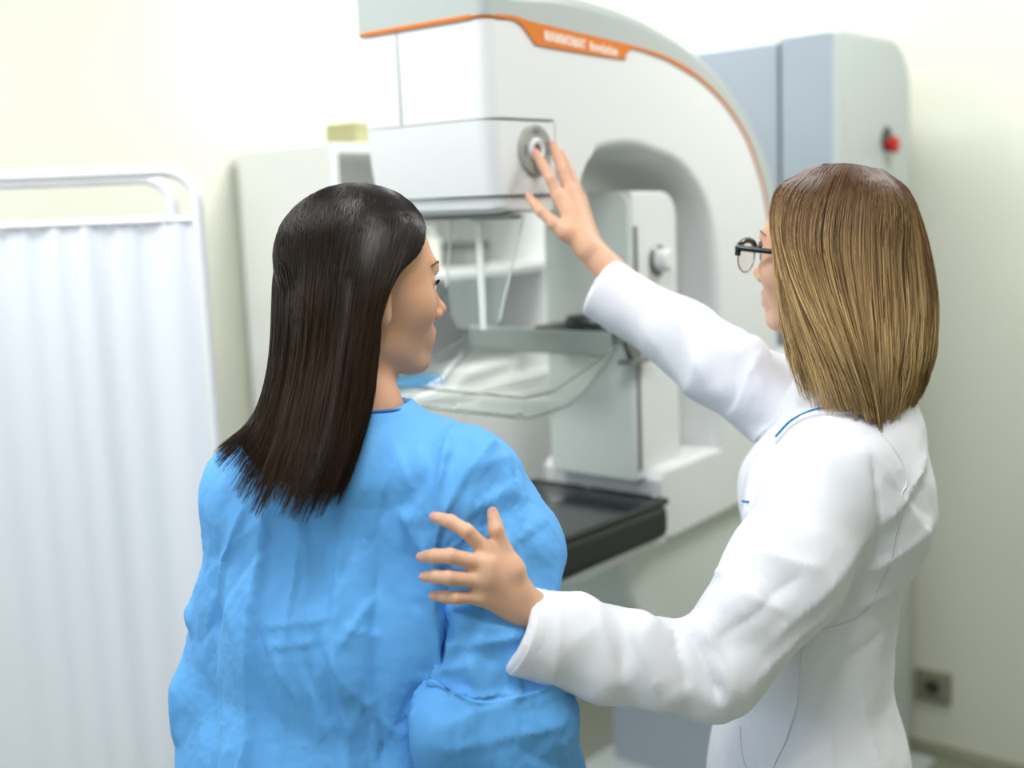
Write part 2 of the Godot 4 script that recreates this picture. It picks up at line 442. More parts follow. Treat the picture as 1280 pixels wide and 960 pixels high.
func lettering(text: String, a: Vector3, e: Vector3, height: float, parent):
	var tm := TextMesh.new()
	var f := SystemFont.new()
	f.font_names = PackedStringArray(["Droid Sans"])
	f.font_weight = 700
	tm.font = f
	tm.text = text
	tm.font_size = 64
	tm.pixel_size = 0.001
	tm.depth = 0.02
	tm.horizontal_alignment = HORIZONTAL_ALIGNMENT_LEFT
	tm.material = M.ink_white
	var o := MeshInstance3D.new()
	o.mesh = tm
	o.name = "lettering"
	parent.add_child(o, true)
	var box := tm.get_aabb()
	var dir := (e - a).normalized()
	var nrm := Vector3.RIGHT
	var up := nrm.cross(dir)
	var sx := a.distance_to(e) / maxf(box.size.x, 0.001)
	var sy := height / maxf(box.size.y, 0.001)
	var bs := Basis(dir * sx, up * sy, nrm * 0.04)
	o.transform = Transform3D(bs, a - parent.get_parent().position - bs * Vector3(box.position.x, box.get_center().y, 0))


func compression(t):
	# tower in the throat: a grey front, a white side with a rail slot and a knob
	var side := [Vector2(1.447, 1.07), Vector2(1.447, 1.637)]
	for k in 9:
		var a := PI / 2 * k / 8
		side.append(Vector2(1.335 - 0.05 * sin(a), 1.585 + 0.05 * cos(a)))
	side.append(Vector2(1.285, 1.07))
	var b := MB.new()
	b.extrude(side, 1.19, 1.40, 0.008, 3, 40.0)
	var tower = commit(b, "compression_tower", M.white_plastic, t)
	var face := []
	for k in 7:
		var a := PI / 2 * k / 6
		face.append(Vector3(1.372 + 0.022 * sin(a), 1.61 + 0.022 * cos(a), 1.4465))
	face.append_array([Vector3(1.394, 1.075, 1.4465), Vector3(1.192, 1.075, 1.4465), Vector3(1.192, 1.632, 1.4465)])
	b = MB.new()
	b.slab(face, Vector3(0, 0, 0.0065))
	commit(b, "tower_front", M.tower, tower)
	mesh_box("rail_slot", Vector3(1.3995, 1.33, 1.436), Vector3(0.005, 0.48, 0.011), 0.001, M.grey_metal, tower)
	var right := Basis(Vector3.FORWARD, PI / 2)
	b = MB.new()
	b.lathe([Vector2(0.0, 0.006), Vector2(0.027, 0.006), Vector2(0.031, 0.003), Vector2(0.032, -0.002)], Vector3(1.40, 1.501, 1.36), right, 32)
	var kn = commit(b, "knob_collar", M.grey_metal, tower)
	b = MB.new()
	b.lathe([Vector2(0.0, 0.03), Vector2(0.017, 0.03), Vector2(0.0215, 0.026), Vector2(0.0225, 0.004)], Vector3(1.40, 1.501, 1.36), right, 32)
	commit(b, "knob", M.white_plastic, kn)
	# paddle carriage and clear paddle
	b = MB.new()
	b.rbox(Vector3(1.30, 1.372, 1.492), Vector3(0.17, 0.02, 0.075), 0.006)
	b.lathe([Vector2(0.0, 0.018), Vector2(0.03, 0.016), Vector2(0.038, 0.004), Vector2(0.038, -0.012)], Vector3(1.315, 1.386, 1.497), Basis(), 28)
	var car = commit(b, "paddle_carriage", M.dark, t)
	b = MB.new()
	b.slab([Vector3(1.404, 1.355, 1.43), Vector3(1.404, 1.355, 1.50), Vector3(1.404, 1.318, 1.475), Vector3(1.404, 1.318, 1.45)], Vector3(0.012, 0, 0))
	b.rbox(Vector3(1.41, 1.314, 1.455), Vector3(0.03, 0.008, 0.09), 0.002)
	commit(b, "paddle_latch", M.grey_metal, car)
	var x0 := 1.07
	var x1 := 1.44
	b = MB.new()
	b.rbox(Vector3((x0 + x1) / 2 - 0.01, 1.356, 1.555), Vector3(x1 - x0 - 0.02, 0.046, 0.008), 0.003)
	var pad = commit(b, "paddle_back_bar", M.paddle_bar, t)
	# clear tray: floor that sweeps up to the back, low walls round it
	var floor_y := [[1.835, 1.268], [1.825, 1.259], [1.80, 1.257], [1.75, 1.2575], [1.70, 1.262], [1.65, 1.280], [1.60, 1.310], [1.565, 1.334]]
	var rim_y := [[1.842, 1.300], [1.835, 1.2995], [1.80, 1.2985], [1.76, 1.299], [1.72, 1.309], [1.65, 1.328], [1.60, 1.343], [1.565, 1.356]]
	var rows := []
	for k in 8:
		var f: Array = floor_y[k]
		var r: Array = rim_y[k]
		var row := []
		row.append(Vector3(x0, r[1], r[0]))
		row.append(Vector3(x0 + 0.004, lerpf(f[1], r[1], 0.5), lerpf(f[0], r[0], 0.5)))
		row.append(Vector3(x0 + 0.010, f[1] + 0.005, f[0]))
		row.append(Vector3(x0 + 0.022, f[1], f[0]))
		for j in 5:
			row.append(Vector3(lerpf(x0 + 0.03, x1 - 0.03, j / 4.0), f[1], f[0]))
		row.append(Vector3(x1 - 0.022, f[1], f[0]))
		row.append(Vector3(x1 - 0.010, f[1] + 0.005, f[0]))
		row.append(Vector3(x1 - 0.004, lerpf(f[1], r[1], 0.5), lerpf(f[0], r[0], 0.5)))
		row.append(Vector3(x1, r[1], r[0]))
		rows.append(row)
	b = MB.new()
	b.grid(rows)
	var fr0 := []
	var fr1 := []
	for k in 13:
		var x := lerpf(x0, x1, k / 12.0)
		var e := pow(absf(k / 6.0 - 1.0), 8.0)
		fr0.append(Vector3(x, lerpf(1.266, 1.300, e), 1.836 + 0.004 * (1.0 - e)))
		fr1.append(Vector3(x, 1.300, 1.843))
	b.grid([fr0, fr1])
	var tray = commit(b, "paddle_tray", M.clear, pad)
	var rim := []
	for k in range(7, -1, -1):
		rim.append(Vector3(x1, rim_y[k][1], rim_y[k][0]))
	for k in range(1, 13):
		rim.append(Vector3(lerpf(x1, x0, k / 12.0), 1.300, 1.843))
	for k in range(1, 8):
		rim.append(Vector3(x0, rim_y[k][1], rim_y[k][0]))
	mesh_tube("tray_rim", rim, 0.0018, M.clear_edge, tray, 8)
	var low := []
	for k in range(7, -1, -1):
		low.append(Vector3(x1 - 0.012, floor_y[k][1] + 0.003, floor_y[k][0]))
	for k in range(1, 12):
		low.append(Vector3(lerpf(x1, x0, k / 12.0), 1.2645, 1.837))
	for k in range(0, 8):
		low.append(Vector3(x0 + 0.012, floor_y[k][1] + 0.003, floor_y[k][0]))
	mesh_tube("tray_fold", low, 0.0014, M.clear_edge, tray, 8)


func detector(t):
	# black detector tray in front of the jaw: body, raised rim, glossy plate
	var c := Vector3(1.29, 0, 1.64)
	var d = mesh_box("detector_body", Vector3(c.x, 0.998, c.z), Vector3(0.345, 0.076, 0.432), 0.024, M.black_gloss, t)
	mesh_box("detector_plate", Vector3(c.x, 1.0345, c.z), Vector3(0.305, 0.006, 0.392), 0.002, M.black_plate, d)
	for e in [[Vector3(0.1625, 0, 0), Vector3(0.016, 0.014, 0.428)], [Vector3(-0.1625, 0, 0), Vector3(0.016, 0.014, 0.428)], [Vector3(0, 0, -0.206), Vector3(0.325, 0.014, 0.016)], [Vector3(0, 0, 0.206), Vector3(0.325, 0.014, 0.016)]]:
		mesh_box("rim", Vector3(c.x, 1.035, c.z) + e[0], e[1], 0.006, M.black_gloss, d)
	for k in 2:
		mesh_box("locating_mark", Vector3(c.x - 0.02 + 0.16 * k, 1.0424, c.z - 0.206), Vector3(0.008, 0.001, 0.006), 0.0, M.paper, d)
	# white jaw lip that carries the detector
	var b := MB.new()
	b.extrude([Vector2(1.41, 0.945), Vector2(1.41, 1.0), Vector2(1.50, 0.972), Vector2(1.66, 0.962), Vector2(1.76, 0.958), Vector2(1.74, 0.945), Vector2(1.68, 0.938)], 1.155, 1.44, 0.006, 3)
	commit(b, "jaw_lip", M.white_plastic, t)
# ---------------------------------------------------------------- the two people

func build_people():
	patient()
	doctor()


func paint(mb: MB, from: int, col: Color):
	mb.colored = true
	for k in range(from, mb.v.size()):
		mb.c[k] = col


# head of a woman: c lies between the ears, hb has the columns forward, up, left
func head_field(s: Sdf, c: Vector3, hb: Basis, neck: Vector3):
	var p := func(f, u, l): return c + hb * Vector3(f, u, l)
	s.ell(p.call(-0.004, 0.034, 0), Vector3(0.094, 0.086, 0.075), hb, 0.02)
	s.ell(p.call(0.028, 0.0, 0), Vector3(0.062, 0.085, 0.064), hb, 0.02)
	s.ell(p.call(0.034, -0.052, 0), Vector3(0.050, 0.048, 0.052), hb, 0.02)
	s.ell(p.call(0.071, -0.091, 0), Vector3(0.018, 0.016, 0.019), hb, 0.022)
	for e in [-1.0, 1.0]:
		s.ell(p.call(0.055, -0.018, 0.038 * e), Vector3(0.027, 0.026, 0.023), hb, 0.02)
		s.cap(p.call(-0.01, -0.055, 0.05 * e), p.call(0.055, -0.09, 0.022 * e), 0.014, 0.012, 0.02)
	s.cap(p.call(0.080, 0.028, -0.028), p.call(0.080, 0.028, 0.028), 0.011, 0.011, 0.015)
	for e in [-1.0, 1.0]:
		s.carve_ell(p.call(0.094, 0.006, 0.031 * e), Vector3(0.014, 0.011, 0.018), hb, 0.012)
		s.ell(p.call(0.0735, 0.006, 0.031 * e), Vector3(0.0122, 0.0122, 0.0135), hb, 0.004)
		s.cap(p.call(0.0800, 0.0135, 0.022 * e), p.call(0.0770, 0.0125, 0.042 * e), 0.0042, 0.0042, 0.006)
	s.cap(p.call(0.084, 0.012, 0), p.call(0.102, -0.022, 0), 0.0070, 0.0078, 0.013)
	s.ell(p.call(0.1045, -0.0265, 0), Vector3(0.0088, 0.0080, 0.0088), hb, 0.008)
	for e in [-1.0, 1.0]:
		s.ell(p.call(0.095, -0.032, 0.0105 * e), Vector3(0.009, 0.0065, 0.006), hb, 0.006)
	s.ell(p.call(0.076, -0.058, 0), Vector3(0.017, 0.020, 0.026), hb, 0.015)
	s.ell(p.call(0.0875, -0.0535, 0), Vector3(0.0080, 0.0055, 0.019), hb, 0.006)
	s.ell(p.call(0.0860, -0.0665, 0), Vector3(0.0080, 0.0062, 0.017), hb, 0.006)
	s.carve_cap(p.call(0.097, -0.0600, -0.018), p.call(0.097, -0.0600, 0.018), 0.0022, 0.0022, 0.004)
	for e in [-1.0, 1.0]:
		var eb := hb * Basis(Vector3(0, 0, 1), 0.25) * Basis(Vector3(0, 1, 0), 0.35 * e)
		s.ell(p.call(-0.006, -0.002, 0.0785 * e), Vector3(0.017, 0.031, 0.0065), eb, 0.006)
		s.ell(p.call(0.001, -0.026, 0.0755 * e), Vector3(0.009, 0.011, 0.006), eb, 0.006)
		s.carve_ell(p.call(-0.002, 0.002, 0.086 * e), Vector3(0.009, 0.018, 0.006), eb, 0.004)
	s.cap(p.call(-0.030, -0.055, 0), neck, 0.047, 0.049, 0.024)


# eyes, brows and lashes on the head
func face_details(parent: Node3D, s: Sdf, c: Vector3, hb: Basis, brow: Color, iris: Color):
	var p := func(f, u, l): return c + hb * Vector3(f, u, l)
	for e in [-1.0, 1.0]:
		var b := MB.new()
		var o: Vector3 = p.call(0.0748, 0.0050, 0.031 * e)
		var gaze := (hb * Vector3(1, -0.02, 0.06 * e)).normalized()
		var rows := []
		for i in 13:
			var row := []
			for j in 20:
				var th := PI * i / 12.0
				row.append(o + hb * Vector3(cos(th), sin(th) * cos(TAU * j / 20), sin(th) * sin(TAU * j / 20)) * 0.0126)
			rows.append(row)
		b.grid(rows, true)
		b.colored = true
		for k in b.v.size():
			var d := (b.v[k] - o).normalized()
			b.n[k] = d
			var a := d.angle_to(gaze)
			b.c[k] = Color(0.01, 0.01, 0.01) if a < 0.2 else (iris if a < 0.46 else Color(0.72, 0.70, 0.67))
		commit(b, "eye", M.eye, parent)
		var h := MB.new()
		h.colored = true
		for k in 26:
			var t := k / 25.0
			var root: Vector3 = p.call(0.0865 - 0.007 * t * t, 0.0285 + 0.006 * sin(t * 2.2), (0.016 + 0.034 * t) * e)
			root = s.snap(root, 0.0004)
			var dir := hb * Vector3(-0.10 - 0.4 * t, 0.45 - 0.6 * t, 0.8 * e)
			h.tube([root, root + dir * 0.004, root + dir * 0.007], [0.0010, 0.0009, 0.0003], 4, false, brow)
		commit(h, "eyebrow", M.hair, parent)
		h = MB.new()
		h.colored = true
		for k in 16:
			var t := k / 15.0
			var root: Vector3 = p.call(0.0865 - 0.006 * t * t, 0.0085 + 0.002 * sin(t * PI), (0.022 + 0.021 * t) * e)
			var dir := hb * Vector3(0.9, 0.1, (t - 0.35) * 0.8 * e)
			h.tube([root, root + dir * 0.004, root + dir * 0.007 + hb.y * 0.003], [0.0006, 0.0005, 0.0001], 4, false, Color(0.008, 0.007, 0.006))
		commit(h, "eyelash", M.hair, parent)


# hand: fingers of [knuckle, middle joint, end joint, tip], thumb of [root, knuckle, joint, tip]
func hand_field(s: Sdf, wrist: Vector3, arm: Vector3, fingers: Array, thumb: Array, rr: float):
	s.cap(arm, wrist, rr * 3.2, rr * 2.65, 0.02)
	var mid: Vector3 = (fingers[1][0] + fingers[2][0]) * 0.5
	var across: Vector3 = (fingers[0][0] - fingers[3][0]).normalized()
	for k in 4:
		var side := across * (1.5 - k) * rr * 0.9
		s.cap(wrist + side, fingers[k][0], rr * 1.45, rr * 1.28, 0.014)
	s.cap(wrist.lerp(mid, 0.3), mid, rr * 1.5, rr * 1.2, 0.014)
	for k in 4:
		var f: Array = fingers[k]
		var q: float = rr * [1.0, 1.02, 0.97, 0.86][k]
		s.cap(f[0], f[1], q * 1.12, q * 1.0, 0.006)
		s.cap(f[1], f[2], q * 1.02, q * 0.94, 0.003)
		s.cap(f[2], f[3], q * 0.94, q * 0.80, 0.003)
	s.cap(wrist.lerp(thumb[0], 0.4), thumb[0], rr * 1.6, rr * 1.5, 0.014)
	s.cap(thumb[0], thumb[1], rr * 1.5, rr * 1.18, 0.012)
	s.cap(thumb[1], thumb[2], rr * 1.15, rr * 1.05, 0.004)
	s.cap(thumb[2], thumb[3], rr * 1.08, rr * 0.80, 0.003)


# nails: small thin plates on the backs of the fingertips, up is where the back of the hand looks
func nails(parent: Node3D, fingers: Array, back: Vector3, rr: float, m: Material):
	for f in fingers:
		var dir: Vector3 = (f[3] - f[2]).normalized()
		var nn := (back - dir * back.dot(dir)).normalized()
		var side := dir.cross(nn)
		var b := MB.new()
		var rows := []
		for i in 7:
			var row := []
			for j in 7:
				var a := (j / 6.0 - 0.5) * 1.9
				var y := (i / 6.0 - 0.45) * rr * 1.9
				var w := sqrt(maxf(0.0, 1.0 - pow(absf(i / 6.0 - 0.5) * 2.0, 4.0)))
				row.append(f[3] + dir * y * 0.8 + (nn * cos(a * w) + side * sin(a * w)) * rr * 0.80)
			rows.append(row)
		b.grid(rows)
		commit(b, "fingernail", m, parent)


# a plain relaxed hand for the ones below the picture
func plain_hand(s: Sdf, wrist: Vector3, dir: Vector3, across: Vector3, rr: float):
	var back := dir.cross(across).normalized()
	var fs := []
	for k in 4:
		var m := wrist + dir * 0.085 + across * (1.5 - k) * 0.0185
		var l: float = [0.068, 0.076, 0.07, 0.056][k]
		fs.append([m, m + dir * l * 0.5 - back * 0.006, m + dir * l * 0.78 - back * 0.016, m + dir * l * 0.96 - back * 0.028])
	var t0 := wrist + dir * 0.03 + across * 0.03
	hand_field(s, wrist, wrist - dir * 0.08, fs, [t0, t0 + dir * 0.03 + across * 0.018, t0 + dir * 0.055 + across * 0.022, t0 + dir * 0.078 + across * 0.02], rr)


# hair: guides run round the head from one side of the face to the other, each from the parting to the tip
func hair(parent: Node3D, skull: Vector3, hb: Basis, guides: Array, count: int, thick: float, root_col: Array, tip_col: Array, sd: int, m_hair: Material, wave := 0.004, deep := 0.016, streaks := 0.4, ragged := 0.36, mass := true):
	var rng := RandomNumberGenerator.new()
	rng.seed = sd
	var rows: int = guides[0].size()
	var cols := guides.size()
	var cen := []
	for r in rows:
		var c := Vector3.ZERO
		for g in guides:
			c += g[r] / cols
		cen.append(c)
	var at := func(g: float, r: int) -> Vector3:
		var col := []
		var k := clampi(int(g), 0, cols - 2)
		for j in [k - 1, k, k + 1, k + 2]:
			col.append(guides[clampi(j, 0, cols - 1)][r])
		return col[1].cubic_interpolate(col[2], col[0], col[3], g - k)
	# hair lies on the skull, never inside it
	var outside := func(q: Vector3, lift: float) -> Vector3:
		var high := clampf((hb.y.dot(q - skull) - 0.01) / 0.07, 0.0, 1.0)
		var rr := Vector3(0.094, 0.086, 0.075) + Vector3.ONE * (lift + 0.006 * high)
		var e := (hb.transposed() * (q - skull - hb * Vector3(-0.004, 0.034, 0))) / rr
		var l := e.length()
		return q if l >= 1.0 else skull + hb * (Vector3(-0.004, 0.034, 0) + e / l * rr)
	# the mass of hair underneath
	var under := MB.new()
	var gr := []
	for j in (cols - 1) * 5 + 1:
		var ctl := []
		for r in rows:
			var q: Vector3 = at.call(j / 5.0, r)
			var inset := 0.007 + 0.004 * r / rows
			ctl.append(q + (cen[r] - q).normalized() * minf(inset, 0.3 * (cen[r] - q).length()))
		ctl[rows - 1] = ctl[rows - 2].lerp(ctl[rows - 1], 0.12)
		var line := []
		for q in spline(ctl, 4):
			line.append(outside.call(q, 0.004))
		gr.append(line)
	under.grid(gr)
	var inner := []
	for g in gr:
		var row := []
		for k in g.size():
			var cc: Vector3 = cat(cen, k / 4.0)
			row.append(g[k].lerp(cc, minf(0.2, 0.010 / maxf(0.001, g[k].distance_to(cc)))))
		inner.append(row)
	under.grid(inner)
	under.colored = true
	for k in under.v.size():
		under.c[k] = root_col[0]
	var h: Node3D = commit(under, "hair", M.hair_under, parent) if mass else parent.get_node("hair")
	# the strands, in locks that share their colour and their bend
	var st := MB.new()
	st.colored = true
	var noise := FastNoiseLite.new()
	noise.seed = sd
	noise.frequency = 1.0
	var per := 2
	var locks := 4.0
	for n in count:
		var g := (n + rng.randf()) / count * (cols - 1)
		var depth := rng.randf() * rng.randf() * deep
		var gw := g * locks + 1.6 * noise.get_noise_2d(g * 1.7, 7.0)
		var own := floorf(gw) * 13.7
		var length := 1.0 - 0.05 * (1.0 + noise.get_noise_2d(own, 90.0) * 1.6) - ragged * rng.randf() * rng.randf()
		var lock := noise.get_noise_2d(g * 9.0, 3.0)
		var tone := clampf(0.5 + 0.5 * streaks * 2.0 * (noise.get_noise_2d(g * 23.0, 11.0) + (rng.randf() - 0.5) * 0.8), 0.0, 1.0)
		var rc: Color = root_col[0].lerp(root_col[1], tone)
		var tc: Color = tip_col[0].lerp(tip_col[1], tone)
		var stray := rng.randfn(0.0, 0.05)
		var ctl := []
		for r in rows:
			var f := float(r) / (rows - 1)
			var gg := clampf(g + (floorf(gw) + 0.5 - gw) / locks * 0.45 * f * f * f + (lock * 0.10 + stray) * f * f * 2.0, 0.0, cols - 1.001)
			var q: Vector3 = at.call(gg, r)
			var inn: Vector3 = (cen[r] - q).normalized()
			var wob := noise.get_noise_2d(g * 14.0, f * 2.2 + 40.0) * wave * f * 2.0
			q += inn * (depth * minf(1.0, 0.35 + f * 2.0) - wob)
			ctl.append(q)
		var m := rows * per - 1
		var pts := []
		for k in m:
			pts.append(cat(ctl, minf(length, 1.0) * (rows - 1.0) * k / (m - 1.0)))
			pts[k] = outside.call(pts[k], 0.009 - depth * 0.4)
		var s0 := st.v.size()
		var up := Vector3.UP
		for k in m:
			var f := float(k) / (m - 1)
			var t: Vector3 = (pts[mini(k + 1, m - 1)] - pts[maxi(k - 1, 0)]).normalized()
			if k == 0:
				up = t.cross(cen[0] - pts[0]).normalized()
			up = (up - t * up.dot(t)).normalized()
			var sd2 := t.cross(up)
			var rad := thick * (1.0 - 0.75 * f * f * f)
			var c := rc.lerp(tc, clampf((f - 0.12) * 1.9, 0.0, 1.0))
			for j in 3:
				var d := up * cos(TAU * j / 3) + sd2 * sin(TAU * j / 3)
				st.vert(pts[k] + d * rad, d, c)
			if k > 0:
				var a := s0 + (k - 1) * 3
				for j in 3:
					st.quad(a + j, a + (j + 1) % 3, a + 3 + (j + 1) % 3, a + 3 + j)
	var o = commit(st, "strands", m_hair, h)
	o.set_meta("kind", "stuff")
	return h


# displacement of cloth along its normals: folds are [from, to, width, height, lean], seen along the direction look
func fold_cloth(mb: MB, from: int, folds: Array, look: Vector3, crinkle: float, sd: int, stretch: Vector3, crumple := 0.0, facet := Vector3.ONE, calm := Vector3(0, -9, 0)):
	var across := Vector3.UP.cross(look).normalized()
	var flat := []
	for f in folds:
		flat.append([Vector2(f[0].dot(across), f[0].y), Vector2(f[1].dot(across), f[1].y), f[2], f[3], f[4]])
	var noise := FastNoiseLite.new()
	noise.seed = sd
	noise.frequency = 1.0
	noise.noise_type = FastNoiseLite.TYPE_SIMPLEX_SMOOTH
	noise.fractal_type = FastNoiseLite.FRACTAL_RIDGED
	noise.fractal_octaves = 3
	# crumpled cloth: flat facets that meet in sharp creases
	var cell := FastNoiseLite.new()
	cell.seed = sd + 3
	cell.frequency = 1.0
	cell.noise_type = FastNoiseLite.TYPE_CELLULAR
	cell.fractal_type = FastNoiseLite.FRACTAL_NONE
	cell.cellular_return_type = FastNoiseLite.RETURN_DISTANCE2_SUB
	cell.cellular_jitter = 0.95
	cell.domain_warp_enabled = true
	cell.domain_warp_amplitude = 0.5
	cell.domain_warp_frequency = 0.6
	for k in range(from, mb.v.size()):
		var p := mb.v[k]
		var d := noise.get_noise_3dv(p * stretch) * crinkle
		if crumple > 0.0:
			d -= cell.get_noise_3dv(p * facet) * crumple
			d += cell.get_noise_3dv(p * facet * 2.3 + Vector3(7, 3, 5)) * crumple * 0.35
		var facing := mb.n[k].dot(look)
		if facing > -0.1:
			var q := Vector2(p.dot(across), p.y)
			for f in flat:
				var ab: Vector2 = f[1] - f[0]
				var len2 := ab.length_squared()
				var t: float = (q - f[0]).dot(ab) / len2
				if t < -0.15 or t > 1.15:
					continue
				var s: float = (q - f[0]).cross(ab) / sqrt(len2)
				var w: float = f[2]
				if absf(s) > w * 3.0:
					continue
				var lean: float = f[4]
				var x := s / w * (lean if s > 0.0 else 1.0 / lean)
				var fade := smoothstep(-0.15, 0.15, t) * smoothstep(1.15, 0.8, t)
				d += f[3] * exp(-absf(x) * 2.2) * fade * smoothstep(-0.1, 0.3, facing)
		mb.v[k] = p + mb.n[k] * d * smoothstep(0.07, 0.13, p.distance_to(calm))
	mb.smooth(from)


# short straight creases scattered over a side of a garment, most of them near upright
func random_folds(c: Vector3, look: Vector3, half_w: float, half_h: float, count: int, sd: int, height: float, shortest: float, longest: float, slant: float) -> Array:
	var rng := RandomNumberGenerator.new()
	rng.seed = sd
	var across := Vector3.UP.cross(look).normalized()
	var out := []
	for n in count:
		var p := c + across * rng.randf_range(-half_w, half_w) + Vector3(0, rng.randf_range(-half_h, half_h), 0)
		var a := rng.randfn(0.0, slant)
		var d := (across * sin(a) + Vector3(0, cos(a), 0)) * rng.randf_range(shortest, longest) * 0.5
		out.append([p - d, p + d, rng.randf_range(0.012, 0.030), height * rng.randf_range(0.4, 1.0) * (1.0 if rng.randf() < 0.7 else -0.8), [0.35, 0.6, 1.8, 3.0][rng.randi() % 4]])
	return out


# the point of a finished mesh that lies nearest, lifted off it
func onto(mb: MB, q: Vector3, lift: float) -> Vector3:
	var best := 0
	var bd := 1e9
	var vv := mb.v
	for k in vv.size():
		var e := vv[k].distance_squared_to(q)
		if e < bd:
			bd = e
			best = k
	return q - mb.n[best] * ((q - vv[best]).dot(mb.n[best]) - lift)


